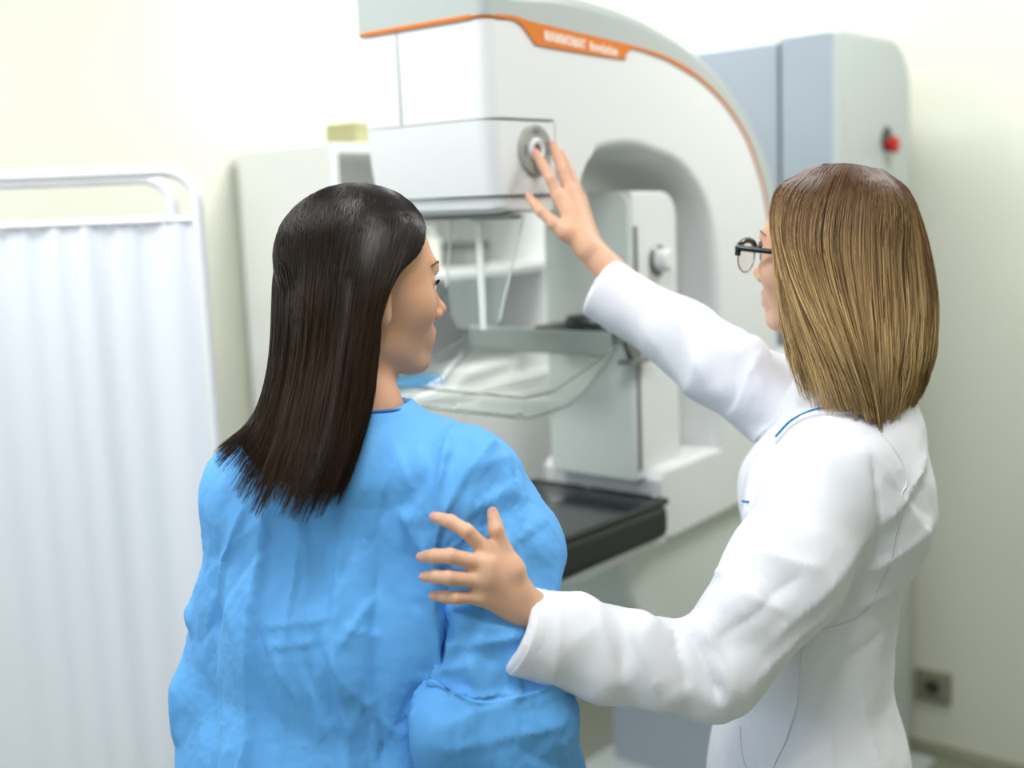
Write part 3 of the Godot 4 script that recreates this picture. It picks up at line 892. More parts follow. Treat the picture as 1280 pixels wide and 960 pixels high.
func patient():
	var base := Vector3(0, 0, 0)
	var hc := Vector3(1.5943, 1.5191, 2.3376)
	var fwd := Vector3(0.407, 0, -0.913).normalized()
	var hb := Basis(fwd, Vector3.UP, Vector3.UP.cross(fwd)) * Basis(Vector3(0, 0, 1), -0.03)
	var tf := Vector3(-0.309, 0, -0.951).normalized()
	var tl := Vector3.UP.cross(tf)
	var tb := Basis(-tl, Vector3.UP, tf)
	var hip := Vector3(1.5425, 0.8861, 2.3726)
	base = Vector3(hip.x, 0, hip.z)
	var t := thing("person", "person in a light blue gown with long straight dark hair, seen from behind", "person", base)
	var neck := Vector3(1.6102, 1.3677, 2.367)
	# skin: head and neck, shoulders and trunk under the gown, legs and hands below the picture
	var skin := MB.new()
	var s := Sdf.new()
	head_field(s, hc, hb, neck)
	s.cap(neck, neck + Vector3(0, -0.05, 0), 0.049, 0.055, 0.03)
	var f0: int = s.mesh(skin, hc + Vector3(-0.15, -0.24, -0.15), hc + Vector3(0.15, 0.14, 0.15), 0.0028)
	paint(skin, 0, Color(0.62, 0.335, 0.20))
	for k in skin.v.size():
		var q := hb.transposed() * (skin.v[k] - hc)
		if q.x > 0.083 and absf(q.z) < 0.019 and q.y < -0.049 and q.y > -0.073:
			skin.c[k] = Color(0.50, 0.20, 0.14)
	var s2 := Sdf.new()
	var chest := Vector3(1.5915, 1.2752, 2.3744)
	s2.trunk(chest, hip + Vector3(0, 0.1, 0), Vector2(0.13, 0.075), Vector2(0.13, 0.09), tb, 0.03)
	s2.cap(neck, neck + Vector3(0, -0.07, 0), 0.05, 0.06, 0.03)
	for e in [-1.0, 1.0]:
		var hp: Vector3 = hip + tl * 0.085 * e
		s2.chain([hp, Vector3(hp.x, 0.48, hp.z), Vector3(hp.x, 0.09, hp.z) - tf * 0.01], [0.075, 0.055, 0.04], 0.02)
		s2.cap(Vector3(hp.x, 0.055, hp.z), Vector3(hp.x, 0.035, hp.z) + tf * 0.15, 0.04, 0.03, 0.03)
	var wr := Vector3(1.7609, 0.8228, 2.2017)
	var wl := Vector3(1.3952, 0.7874, 2.4363)
	s2.mesh(skin, Vector3(hip.x - 0.4, 0.0, hip.z - 0.4), Vector3(hip.x + 0.4, neck.y - 0.06, hip.z + 0.4), 0.012)
	var sh := Sdf.new()
	plain_hand(sh, wr, (tf + Vector3(0, -0.3, 0)).normalized(), Vector3.UP, 0.0085)
	sh.mesh(skin, wr - Vector3(0.2, 0.2, 0.25), wr + Vector3(0.2, 0.2, 0.2), 0.004)
	sh = Sdf.new()
	plain_hand(sh, wl, (tf + Vector3(0, -0.3, 0)).normalized(), Vector3.UP, 0.0085)
	sh.mesh(skin, wl - Vector3(0.2, 0.2, 0.25), wl + Vector3(0.2, 0.2, 0.2), 0.004)
	for k in range(f0, skin.v.size()):
		if skin.c[k] == Color.WHITE:
			skin.c[k] = Color(0.62, 0.335, 0.20)
	commit(skin, "body", M.skin, t)
	face_details(t, s, hc, hb, Color(0.012, 0.009, 0.007), Color(0.05, 0.025, 0.012))
	for e in [-1.0, 1.0]:
		var hp: Vector3 = hip + tl * 0.085 * e
		var b := MB.new()
		var ss := Sdf.new()
		ss.cap(Vector3(hp.x, 0.048, hp.z) - tf * 0.03, Vector3(hp.x, 0.042, hp.z) + tf * 0.15, 0.047, 0.041, 0.02)
		ss.carve_cap(Vector3(hp.x, 0.10, hp.z), Vector3(hp.x, 0.09, hp.z) + tf * 0.02, 0.04, 0.03, 0.01)
		ss.mesh(b, Vector3(hp.x - 0.3, 0.001, hp.z - 0.3), Vector3(hp.x + 0.3, 0.15, hp.z + 0.3), 0.008)
		commit(b, "shoe", M.shoe, t)
	patient_gown(t, neck, hip, tf, tl, tb, wl, wr)
	var guides := [
		[Vector3(1.6327, 1.6338, 2.3028), Vector3(1.6649, 1.6083, 2.2939), Vector3(1.6778, 1.5703, 2.317), Vector3(1.6798, 1.5412, 2.358), Vector3(1.6744, 1.5115, 2.3801), Vector3(1.6739, 1.4535, 2.3892), Vector3(1.6774, 1.3808, 2.4137), Vector3(1.6842, 1.2666, 2.4804)],
		[Vector3(1.626, 1.6411, 2.3136), Vector3(1.6739, 1.6112, 2.3321), Vector3(1.6854, 1.5648, 2.3578), Vector3(1.6898, 1.5201, 2.3892), Vector3(1.6885, 1.4658, 2.4076), Vector3(1.6901, 1.4116, 2.4234), Vector3(1.6932, 1.3511, 2.4524), Vector3(1.6878, 1.2599, 2.5011)],
		[Vector3(1.618, 1.6455, 2.3261), Vector3(1.6644, 1.6076, 2.3605), Vector3(1.6773, 1.5575, 2.3924), Vector3(1.6827, 1.5039, 2.4182), Vector3(1.6829, 1.4501, 2.4351), Vector3(1.6874, 1.3885, 2.4565), Vector3(1.6923, 1.3291, 2.4839), Vector3(1.6796, 1.2509, 2.523)],
		[Vector3(1.6065, 1.6489, 2.3351), Vector3(1.6425, 1.6087, 2.3787), Vector3(1.6588, 1.5588, 2.4143), Vector3(1.6635, 1.5048, 2.4341), Vector3(1.6652, 1.451, 2.4498), Vector3(1.6685, 1.3894, 2.4723), Vector3(1.6735, 1.33, 2.4995), Vector3(1.6608, 1.2536, 2.5382)],
		[Vector3(1.5965, 1.6514, 2.343), Vector3(1.6166, 1.6126, 2.3931), Vector3(1.6321, 1.5598, 2.43), Vector3(1.6399, 1.5056, 2.4498), Vector3(1.6339, 1.4501, 2.4564), Vector3(1.6359, 1.388, 2.4801), Vector3(1.6389, 1.3279, 2.509), Vector3(1.6277, 1.2595, 2.545)],
		[Vector3(1.5836, 1.6529, 2.3469), Vector3(1.5805, 1.6154, 2.3964), Vector3(1.5927, 1.5599, 2.4339), Vector3(1.6022, 1.5049, 2.4526), Vector3(1.5944, 1.4481, 2.4569), Vector3(1.595, 1.3849, 2.482), Vector3(1.6, 1.3339, 2.5141), Vector3(1.5861, 1.2727, 2.551)],
		[Vector3(1.5624, 1.6526, 2.3383), Vector3(1.5255, 1.6116, 2.3905), Vector3(1.5212, 1.5535, 2.4121), Vector3(1.531, 1.4909, 2.4292), Vector3(1.539, 1.434, 2.4468), Vector3(1.5438, 1.3868, 2.4718), Vector3(1.5444, 1.3569, 2.5035), Vector3(1.5212, 1.3165, 2.5441)],
		[Vector3(1.561, 1.6526, 2.3263), Vector3(1.4921, 1.6161, 2.3517), Vector3(1.4763, 1.5452, 2.3656), Vector3(1.4787, 1.484, 2.3755), Vector3(1.4828, 1.4235, 2.3905), Vector3(1.4863, 1.3736, 2.417), Vector3(1.4855, 1.3479, 2.4491), Vector3(1.4617, 1.3222, 2.5005)],
		[Vector3(1.5693, 1.649, 2.3069), Vector3(1.4942, 1.6226, 2.2959), Vector3(1.4755, 1.5514, 2.2991), Vector3(1.4762, 1.4778, 2.3128), Vector3(1.484, 1.416, 2.3315), Vector3(1.4877, 1.3552, 2.3535), Vector3(1.4897, 1.3182, 2.3853), Vector3(1.4665, 1.2617, 2.4291)],
		[Vector3(1.6005, 1.6387, 2.2959), Vector3(1.5428, 1.6202, 2.2555), Vector3(1.5285, 1.5589, 2.2465), Vector3(1.5167, 1.4956, 2.2621), Vector3(1.516, 1.4338, 2.288), Vector3(1.512, 1.3709, 2.3036), Vector3(1.5228, 1.312, 2.3324), Vector3(1.5134, 1.2292, 2.3696)]]
	hair(t, hc, hb, guides, 7000, 0.00056, [Color(0.005, 0.004, 0.0035), Color(0.014, 0.009, 0.007)], [Color(0.006, 0.0042, 0.0034), Color(0.050, 0.026, 0.014)], 77, M.hair, 0.004, 0.012, 0.45)


func patient_gown(t, neck, hip, tf, tl, tb, wl, wr):
	var g := Sdf.new()
	var up := Vector3(1.5842, 1.2829, 2.3657)
	var mid := Vector3(1.5669, 1.1012, 2.3696)
	g.trunk(up, mid, Vector2(0.155, 0.10), Vector2(0.175, 0.125), tb, 0.05)
	g.trunk(mid, hip, Vector2(0.175, 0.125), Vector2(0.20, 0.15), tb, 0.05)
	g.trunk(hip, Vector3(hip.x, 0.55, hip.z), Vector2(0.20, 0.15), Vector2(0.23, 0.19), tb, 0.05)
	var sr := Vector3(1.7188, 1.2736, 2.3008)
	var sl := Vector3(1.4691, 1.2571, 2.4212)
	g.cap(sl, sr, 0.056, 0.058, 0.05)
	g.cap(neck + Vector3(0, 0.004, 0), neck + Vector3(0, -0.06, 0), 0.064, 0.075, 0.03)
	g.cap(neck + Vector3(0, -0.045, 0), sl + Vector3(0, 0.004, 0), 0.058, 0.055, 0.04)
	g.cap(neck + Vector3(0, -0.045, 0), sr + Vector3(0, 0.004, 0), 0.058, 0.058, 0.04)
	# right arm held a little out, sleeve pouched above the elbow
	g.chain([sr, Vector3(1.77, 1.1943, 2.2865), Vector3(1.7771, 1.0952, 2.3131), Vector3(1.7802, 0.992, 2.3109), Vector3(1.7686, 0.8894, 2.2746), wr], [0.058, 0.058, 0.062, 0.076, 0.075, 0.050], 0.025)
	g.cap(Vector3(1.7848, 1.1895, 2.2421), Vector3(1.7632, 1.2427, 2.263), 0.024, 0.026, 0.03)
	g.cap(Vector3(1.7642, 1.0114, 2.3799), Vector3(1.8405, 1.0072, 2.3101), 0.032, 0.034, 0.022)
	g.carve_cap(Vector3(1.7849, 1.0796, 2.435), Vector3(1.8216, 1.0576, 2.4019), 0.016, 0.022, 0.02)
	g.carve_cap(Vector3(1.8216, 1.0576, 2.4019), Vector3(1.8744, 1.0739, 2.3346), 0.022, 0.014, 0.02)
	# left arm
	g.chain([sl, Vector3(1.4461, 1.1308, 2.4388), Vector3(1.419, 0.9973, 2.4546), Vector3(1.4084, 0.8828, 2.4594), wl], [0.056, 0.050, 0.053, 0.054, 0.045], 0.02)
	g.cap(Vector3(1.4198, 1.1269, 2.4616), Vector3(1.4165, 1.1033, 2.4689), 0.024, 0.026, 0.012)
	g.cap(Vector3(1.3934, 0.988, 2.4778), Vector3(1.3975, 0.951, 2.4816), 0.03, 0.03, 0.012)
	# neck hole and hem
	g.carve_cap(neck + Vector3(0, 0.03, 0), neck + Vector3(0, 0.075, 0), 0.062, 0.09, 0.01)
	g.carve_ell(Vector3(hip.x, 0.38, hip.z), Vector3(0.5, 0.12, 0.5), Basis(), 0.01)
	var b := MB.new()
	var lo := Vector3(hip.x - 0.42, 0.45, hip.z - 0.5)
	var hi := Vector3(hip.x + 0.42, neck.y + 0.08, hip.z + 0.42)
	var f0: int = g.mesh(b, lo, hi, 0.0050)
	var k := 0.001
	var folds := [
		[Vector3(1.5757, 1.2718, 2.5071), Vector3(1.554, 0.9308, 2.539), 40 * k, 0.013, 0.35],
		[Vector3(1.655, 1.2615, 2.4557), Vector3(1.669, 0.9306, 2.469), 34 * k, 0.010, 2.6],
		[Vector3(1.7123, 1.2679, 2.4064), Vector3(1.7317, 1.1929, 2.4048), 26 * k, 0.012, 2.5],
		[Vector3(1.7284, 1.2209, 2.4021), Vector3(1.7561, 0.9263, 2.3967), 34 * k, 0.024, 2.8],
		[Vector3(1.7758, 1.3403, 2.3258), Vector3(1.7396, 1.2235, 2.4054), 22 * k, 0.010, 0.6],
		[Vector3(1.7818, 1.3363, 2.3215), Vector3(1.8054, 1.2662, 2.3418), 16 * k, 0.008, 1.8],
		[Vector3(1.7443, 1.3335, 2.3536), Vector3(1.7418, 1.2572, 2.3837), 16 * k, 0.007, 0.6],
		[Vector3(1.5355, 1.2653, 2.5024), Vector3(1.4659, 1.0969, 2.5277), 26 * k, 0.008, 0.6],
		[Vector3(1.6197, 1.2725, 2.4832), Vector3(1.5957, 0.9386, 2.5157), 26 * k, 0.006, 0.5],
		[Vector3(1.6943, 1.2133, 2.4322), Vector3(1.6953, 0.9241, 2.435), 22 * k, -0.008, 1.0],
		[Vector3(1.4888, 1.2008, 2.5147), Vector3(1.4776, 0.8989, 2.5301), 20 * k, -0.007, 1.0],
		[Vector3(1.5908, 1.1312, 2.5218), Vector3(1.6551, 1.1467, 2.4649), 10 * k, 0.003, 2.0],
		[Vector3(1.5923, 1.1078, 2.5251), Vector3(1.6424, 1.1194, 2.4809), 8 * k, 0.003, 2.0],
		[Vector3(1.6699, 1.1413, 2.4534), Vector3(1.7, 1.1258, 2.4312), 8 * k, 0.004, 0.5],
		[Vector3(1.7595, 1.1489, 2.4032), Vector3(1.8353, 1.1288, 2.3567), 14 * k, 0.007, 0.5],
		[Vector3(1.7797, 1.1106, 2.407), Vector3(1.8429, 1.1211, 2.3519), 14 * k, 0.008, 1.6],
		[Vector3(1.7789, 1.0786, 2.4138), Vector3(1.8048, 1.1595, 2.3763), 12 * k, 0.007, 1.8],
		[Vector3(1.7674, 1.0591, 2.4273), Vector3(1.8194, 1.041, 2.4004), 20 * k, 0.010, 0.6],
		[Vector3(1.8194, 1.041, 2.4004), Vector3(1.8754, 1.0593, 2.3366), 20 * k, 0.009, 0.6],
		[Vector3(1.776, 1.0058, 2.4305), Vector3(1.8855, 1.0141, 2.337), 26 * k, 0.006, 1.6],
		[Vector3(1.6775, 1.3554, 2.4053), Vector3(1.7556, 1.3352, 2.3306), 16 * k, 0.004, 1.6],
		[Vector3(1.7458, 1.3101, 2.3568), Vector3(1.7129, 1.2587, 2.4077), 14 * k, 0.005, 1.6],
		[Vector3(1.7934, 1.2743, 2.2975), Vector3(1.8227, 1.2003, 2.261), 14 * k, 0.005, 1.6]]
	folds.append_array(random_folds(Vector3(1.6362, 1.2129, 2.4678), -tf, 0.26, 0.42, 64, 15, 0.0068, 0.10, 0.26, 0.35))
	folds.append_array(random_folds(Vector3(1.7489, 1.2633, 2.3634), -tf, 0.12, 0.12, 18, 16, 0.0065, 0.06, 0.14, 1.4))
	folds.append_array(random_folds(Vector3(1.8237, 1.0446, 2.3697), -tf, 0.085, 0.10, 22, 19, 0.0075, 0.06, 0.13, 1.3))
	fold_cloth(b, f0, folds, -tf, 0.0035, 5, Vector3(6.0, 2.2, 6.0), 0.009, Vector3(6.5, 3.6, 6.5), neck)
	var gown = commit(b, "gown", M.gown, t)
	# standing neck band with its darker binding
	var rows := []
	for e in [[-0.040, 0.092], [-0.022, 0.081], [-0.004, 0.072], [0.010, 0.0665], [0.0125, 0.0635], [0.0, 0.0620]]:
		var row := []
		for j in 40:
			var a := TAU * j / 40
			var r: float = e[1] * (1.0 + 0.02 * sin(a * 3.0 + 1.0) + 0.012 * sin(a * 7.0))
			row.append(neck + Vector3(cos(a) * r, e[0] + 0.004 * sin(a * 2.0 + 0.6), sin(a) * r))
		rows.append(row)
	var nb := MB.new()
	nb.grid(rows, true)
	commit(nb, "neck_band", M.gown, gown)
	var ring := []
	for j in 41:
		ring.append(rows[3][j % 40] + Vector3(0, 0.001, 0))
	mesh_tube("neck_binding", ring, 0.0016, M.gown_edge, gown, 8)


func doctor():
	var hc := Vector3(1.9714, 1.5275, 1.8084)
	var fwd := Vector3(-0.997, 0.07, 0.02).normalized()
	var lf := Vector3.UP.cross(fwd).normalized()
	var hb := Basis(fwd, fwd.cross(lf).normalized(), lf)
	var tf := Vector3(-0.848, 0, 0.530).normalized()
	var tl := Vector3.UP.cross(tf)
	var tb := Basis(-tl, Vector3.UP, tf)
	var hip := Vector3(1.9647, 0.801, 1.8634)
	var t := thing("person", "person in a white coat and black-framed glasses reaching up to the machine", "person", Vector3(hip.x, 0, hip.z))
	var neck := Vector3(1.9941, 1.3418, 1.7925)
	var tone := Color(0.70, 0.405, 0.265)
	var skin := MB.new()
	var s := Sdf.new()
	head_field(s, hc, hb, neck)
	s.mesh(skin, hc + Vector3(-0.16, -0.22, -0.15), hc + Vector3(0.15, 0.14, 0.15), 0.0028)
	paint(skin, 0, tone)
	for k in skin.v.size():
		var q := hb.transposed() * (skin.v[k] - hc)
		if q.x > 0.083 and absf(q.z) < 0.019 and q.y < -0.049 and q.y > -0.073:
			skin.c[k] = Color(0.56, 0.22, 0.17)
	# left hand laid on the patient's arm
	var f1 := [
		[Vector3(1.815, 1.2304, 2.3737), Vector3(1.8053, 1.2555, 2.3942), Vector3(1.7879, 1.266, 2.4014), Vector3(1.769, 1.2685, 2.4036)],
		[Vector3(1.8234, 1.2154, 2.3801), Vector3(1.7998, 1.2313, 2.4167), Vector3(1.7805, 1.2297, 2.4226), Vector3(1.7633, 1.2258, 2.4219)],
		[Vector3(1.8218, 1.1976, 2.385), Vector3(1.8, 1.2073, 2.4212), Vector3(1.7842, 1.2063, 2.4241), Vector3(1.7683, 1.2033, 2.4235)],
		[Vector3(1.8164, 1.1778, 2.3855), Vector3(1.8025, 1.1821, 2.4135), Vector3(1.7907, 1.1822, 2.4181), Vector3(1.7762, 1.1803, 2.4174)]]
	var t1 := [Vector3(1.8336, 1.2036, 2.3502), Vector3(1.8243, 1.2259, 2.3536), Vector3(1.8195, 1.2512, 2.3593), Vector3(1.8123, 1.2683, 2.3554)]
	var sh := Sdf.new()
	hand_field(sh, Vector3(1.832, 1.1645, 2.3419), Vector3(1.8686, 1.0928, 2.2632), f1, t1, 0.0086)
	sh.mesh(skin, Vector3(1.8217, 1.2109, 2.3785) - Vector3(0.14, 0.14, 0.14), Vector3(1.8217, 1.2109, 2.3785) + Vector3(0.14, 0.14, 0.14), 0.0026)
	# right hand on the dial
	var f2 := [Vector3(1.5015, 1.6295, 1.8066), Vector3(1.4896, 1.6582, 1.811), Vector3(1.4718, 1.6821, 1.808), Vector3(1.4544, 1.701, 1.8018)]
	var f3 := [Vector3(1.5088, 1.6366, 1.7859), Vector3(1.4944, 1.672, 1.7844), Vector3(1.482, 1.6945, 1.7799), Vector3(1.4684, 1.7122, 1.7721)]
	var f4 := [Vector3(1.5049, 1.6338, 1.7633), Vector3(1.4886, 1.6669, 1.7574), Vector3(1.4782, 1.6857, 1.7558), Vector3(1.467, 1.7007, 1.7491)]
	var f5 := [Vector3(1.4997, 1.6231, 1.7434), Vector3(1.4846, 1.6512, 1.7373), Vector3(1.4754, 1.6674, 1.7353), Vector3(1.4684, 1.6796, 1.7322)]
	var t2 := [Vector3(1.5243, 1.573, 1.8183), Vector3(1.5076, 1.5878, 1.8294), Vector3(1.4873, 1.6076, 1.836), Vector3(1.4657, 1.63, 1.8366)]
	var fs := [f2, f3, f4, f5]
	sh = Sdf.new()
	hand_field(sh, Vector3(1.5529, 1.5434, 1.7935), Vector3(1.5987, 1.4912, 1.7784), fs, t2, 0.0085)
	sh.mesh(skin, Vector3(1.5166, 1.6107, 1.791) - Vector3(0.16, 0.16, 0.16), Vector3(1.5166, 1.6107, 1.791) + Vector3(0.16, 0.16, 0.16), 0.0028)
	# legs, hidden under the coat and trousers
	var s2 := Sdf.new()
	for e in [-1.0, 1.0]:
		var hp: Vector3 = hip + tl * 0.085 * e
		s2.chain([hp, Vector3(hp.x, 0.48, hp.z), Vector3(hp.x, 0.07, hp.z)], [0.07, 0.05, 0.036], 0.02)
	s2.cap(hip, neck + Vector3(0, -0.05, 0), 0.06, 0.05, 0.03)
	s2.mesh(skin, Vector3(hip.x - 0.3, 0.02, hip.z - 0.3), Vector3(hip.x + 0.3, neck.y, hip.z + 0.3), 0.012)
	for k in skin.v.size():
		if skin.c[k] == Color.WHITE:
			skin.c[k] = tone
	commit(skin, "body", M.skin, t)
	nails(t, f1 + [t1], (Vector3(2.7, 1.62, 3.37) - f1[0][0]).normalized(), 0.0086, M.nail)
	nails(t, [f2, f3, t2], Vector3(0.75, 0.3, 0.6), 0.0085, M.nail)
	face_details(t, s, hc, hb, Color(0.10, 0.05, 0.02), Color(0.06, 0.09, 0.10))
	for e in [-1.0, 1.0]:
		var hp: Vector3 = hip + tl * 0.085 * e
		var b := MB.new()
		b.tube([Vector3(hp.x, 0.70, hp.z), Vector3(hp.x, 0.5, hp.z), Vector3(hp.x, 0.06, hp.z)], [0.075, 0.072, 0.08], 20)
		commit(b, "trouser_leg", M.trouser, t)
		b = MB.new()
		var ss := Sdf.new()
		ss.cap(Vector3(hp.x, 0.045, hp.z) - tf * 0.03, Vector3(hp.x, 0.04, hp.z) + tf * 0.15, 0.044, 0.039, 0.02)
		ss.mesh(b, Vector3(hp.x - 0.3, 0.0, hp.z - 0.3), Vector3(hp.x + 0.3, 0.12, hp.z + 0.3), 0.008)
		commit(b, "shoe", M.shoe, t)
	doctor_coat(t, neck, hip, tf, tl, tb)
	glasses(t, hc, hb)
	var guides := [
		[Vector3(1.9542, 1.6473, 1.839), Vector3(1.9236, 1.6317, 1.8678), Vector3(1.9255, 1.5863, 1.8948), Vector3(1.9399, 1.5389, 1.9117), Vector3(1.9534, 1.4816, 1.9248), Vector3(1.9657, 1.4295, 1.9313), Vector3(1.9799, 1.3849, 1.9347), Vector3(2, 1.3316, 1.9387)],
		[Vector3(1.9669, 1.6489, 1.8412), Vector3(1.9448, 1.6247, 1.8816), Vector3(1.9489, 1.5759, 1.9128), Vector3(1.9714, 1.5243, 1.9304), Vector3(1.9961, 1.4733, 1.9394), Vector3(2.0199, 1.4227, 1.9426), Vector3(2.0398, 1.3752, 1.943), Vector3(2.0541, 1.326, 1.9406)],
		[Vector3(1.9856, 1.6512, 1.8318), Vector3(1.9789, 1.6184, 1.8899), Vector3(1.9836, 1.5653, 1.9227), Vector3(2.0014, 1.5145, 1.9362), Vector3(2.0225, 1.4637, 1.939), Vector3(2.0442, 1.4131, 1.9385), Vector3(2.0623, 1.3653, 1.9353), Vector3(2.0763, 1.3204, 1.9324)],
		[Vector3(2.0059, 1.6512, 1.8213), Vector3(2.016, 1.6148, 1.878), Vector3(2.0221, 1.5592, 1.9101), Vector3(2.0361, 1.5087, 1.9214), Vector3(2.0531, 1.4582, 1.925), Vector3(2.0698, 1.4077, 1.926), Vector3(2.0831, 1.36, 1.9242), Vector3(2.0908, 1.3136, 1.9215)],
		[Vector3(2.0191, 1.6506, 1.8104), Vector3(2.0437, 1.6135, 1.8563), Vector3(2.0542, 1.5577, 1.8848), Vector3(2.0633, 1.5074, 1.9001), Vector3(2.0727, 1.4572, 1.9087), Vector3(2.082, 1.4073, 1.9172), Vector3(2.0872, 1.356, 1.9163), Vector3(2.0918, 1.3034, 1.9161)],
		[Vector3(2.0285, 1.6501, 1.7959), Vector3(2.0581, 1.6176, 1.8236), Vector3(2.072, 1.5607, 1.8429), Vector3(2.0821, 1.5046, 1.8585), Vector3(2.0891, 1.4538, 1.8692), Vector3(2.0944, 1.4035, 1.8811), Vector3(2.0927, 1.3519, 1.886), Vector3(2.0879, 1.298, 1.894)],
		[Vector3(2.0311, 1.6489, 1.7808), Vector3(2.0641, 1.6166, 1.7792), Vector3(2.0826, 1.5582, 1.7883), Vector3(2.0941, 1.5003, 1.7966), Vector3(2.1019, 1.4481, 1.8068), Vector3(2.1032, 1.3967, 1.8223), Vector3(2.0965, 1.3502, 1.837), Vector3(2.0797, 1.2989, 1.8611)],
		[Vector3(2.025, 1.6492, 1.7661), Vector3(2.0493, 1.6185, 1.7252), Vector3(2.071, 1.5607, 1.7183), Vector3(2.0843, 1.5001, 1.719), Vector3(2.0935, 1.4403, 1.7295), Vector3(2.0939, 1.3868, 1.7462), Vector3(2.0873, 1.3402, 1.774), Vector3(2.0658, 1.2961, 1.8139)],
		[Vector3(2.0103, 1.6498, 1.7585), Vector3(2.0155, 1.6225, 1.6869), Vector3(2.0294, 1.559, 1.6612), Vector3(2.0405, 1.4955, 1.6577), Vector3(2.0464, 1.4325, 1.6649), Vector3(2.0486, 1.3762, 1.6808), Vector3(2.0433, 1.3348, 1.7197), Vector3(2.0246, 1.2962, 1.7561)],
		[Vector3(1.9827, 1.6512, 1.7748), Vector3(1.9586, 1.6282, 1.6939), Vector3(1.9549, 1.5605, 1.6706), Vector3(1.9595, 1.4954, 1.6662), Vector3(1.9658, 1.4314, 1.68), Vector3(1.9718, 1.3737, 1.6929), Vector3(1.9745, 1.3289, 1.7126), Vector3(1.9732, 1.2906, 1.7343)],
		[Vector3(1.9573, 1.6503, 1.7963), Vector3(1.901, 1.6278, 1.7555), Vector3(1.8914, 1.5641, 1.7364), Vector3(1.8956, 1.4995, 1.7323), Vector3(1.9066, 1.4356, 1.7421), Vector3(1.9165, 1.3895, 1.7494), Vector3(1.9263, 1.3437, 1.7567), Vector3(1.9387, 1.298, 1.7618)]]
	hair(t, hc, hb, guides, 7600, 0.00060, [Color(0.030, 0.014, 0.008), Color(0.14, 0.068, 0.034)], [Color(0.10, 0.052, 0.018), Color(0.74, 0.50, 0.235)], 41, M.hair_fair, 0.008, 0.016, 0.85)


func glasses(t, hc: Vector3, hb: Basis):
	var p := func(f, u, l): return hc + hb * Vector3(f, u, l)
	var g := Node3D.new()
	g.name = "glasses"
	t.add_child(g)
	g.position = hc - t.position
	for e in [-1.0, 1.0]:
		var out := []
		var bar := []
		for k in 25:
			var a := TAU * k / 24
			out.append(p.call(0.110 - 0.003 * (cos(a) * 0.5 + 0.5), -0.001 + 0.0215 * sin(a), (0.0365 + 0.0275 * cos(a)) * e))
		mesh_tube("rim", out, 0.0011, M.frame_rim, g, 6)
		var b := MB.new()
		b.slab(out.slice(0, 24), hb * Vector3(0.0012, 0, 0))
		commit(b, "lens", M.lens, g)
		for k in 13:
			var a := PI * (k - 0.6) / 10.8
			bar.append(p.call(0.1105 - 0.003 * (cos(a) * 0.5 + 0.5), 0.003 + 0.0195 * pow(maxf(0.0, sin(a)), 0.6), (0.0365 + 0.0285 * cos(a)) * e))
		mesh_tube("brow_bar", bar, 0.0042, M.frame_black, g, 8)
		mesh_tube("temple", [p.call(0.1085, 0.013, 0.064 * e), p.call(0.102, 0.0135, 0.068 * e), p.call(0.05, 0.012, 0.074 * e), p.call(0.0, 0.010, 0.079 * e), p.call(-0.015, -0.004, 0.079 * e)], [0.0048, 0.0044, 0.0036, 0.003, 0.0026], M.frame_black, g, 8)
	mesh_tube("bridge", [p.call(0.1085, 0.006, -0.010), p.call(0.112, 0.010, 0.0), p.call(0.1085, 0.006, 0.010)], 0.0016, M.frame_rim, g, 8)


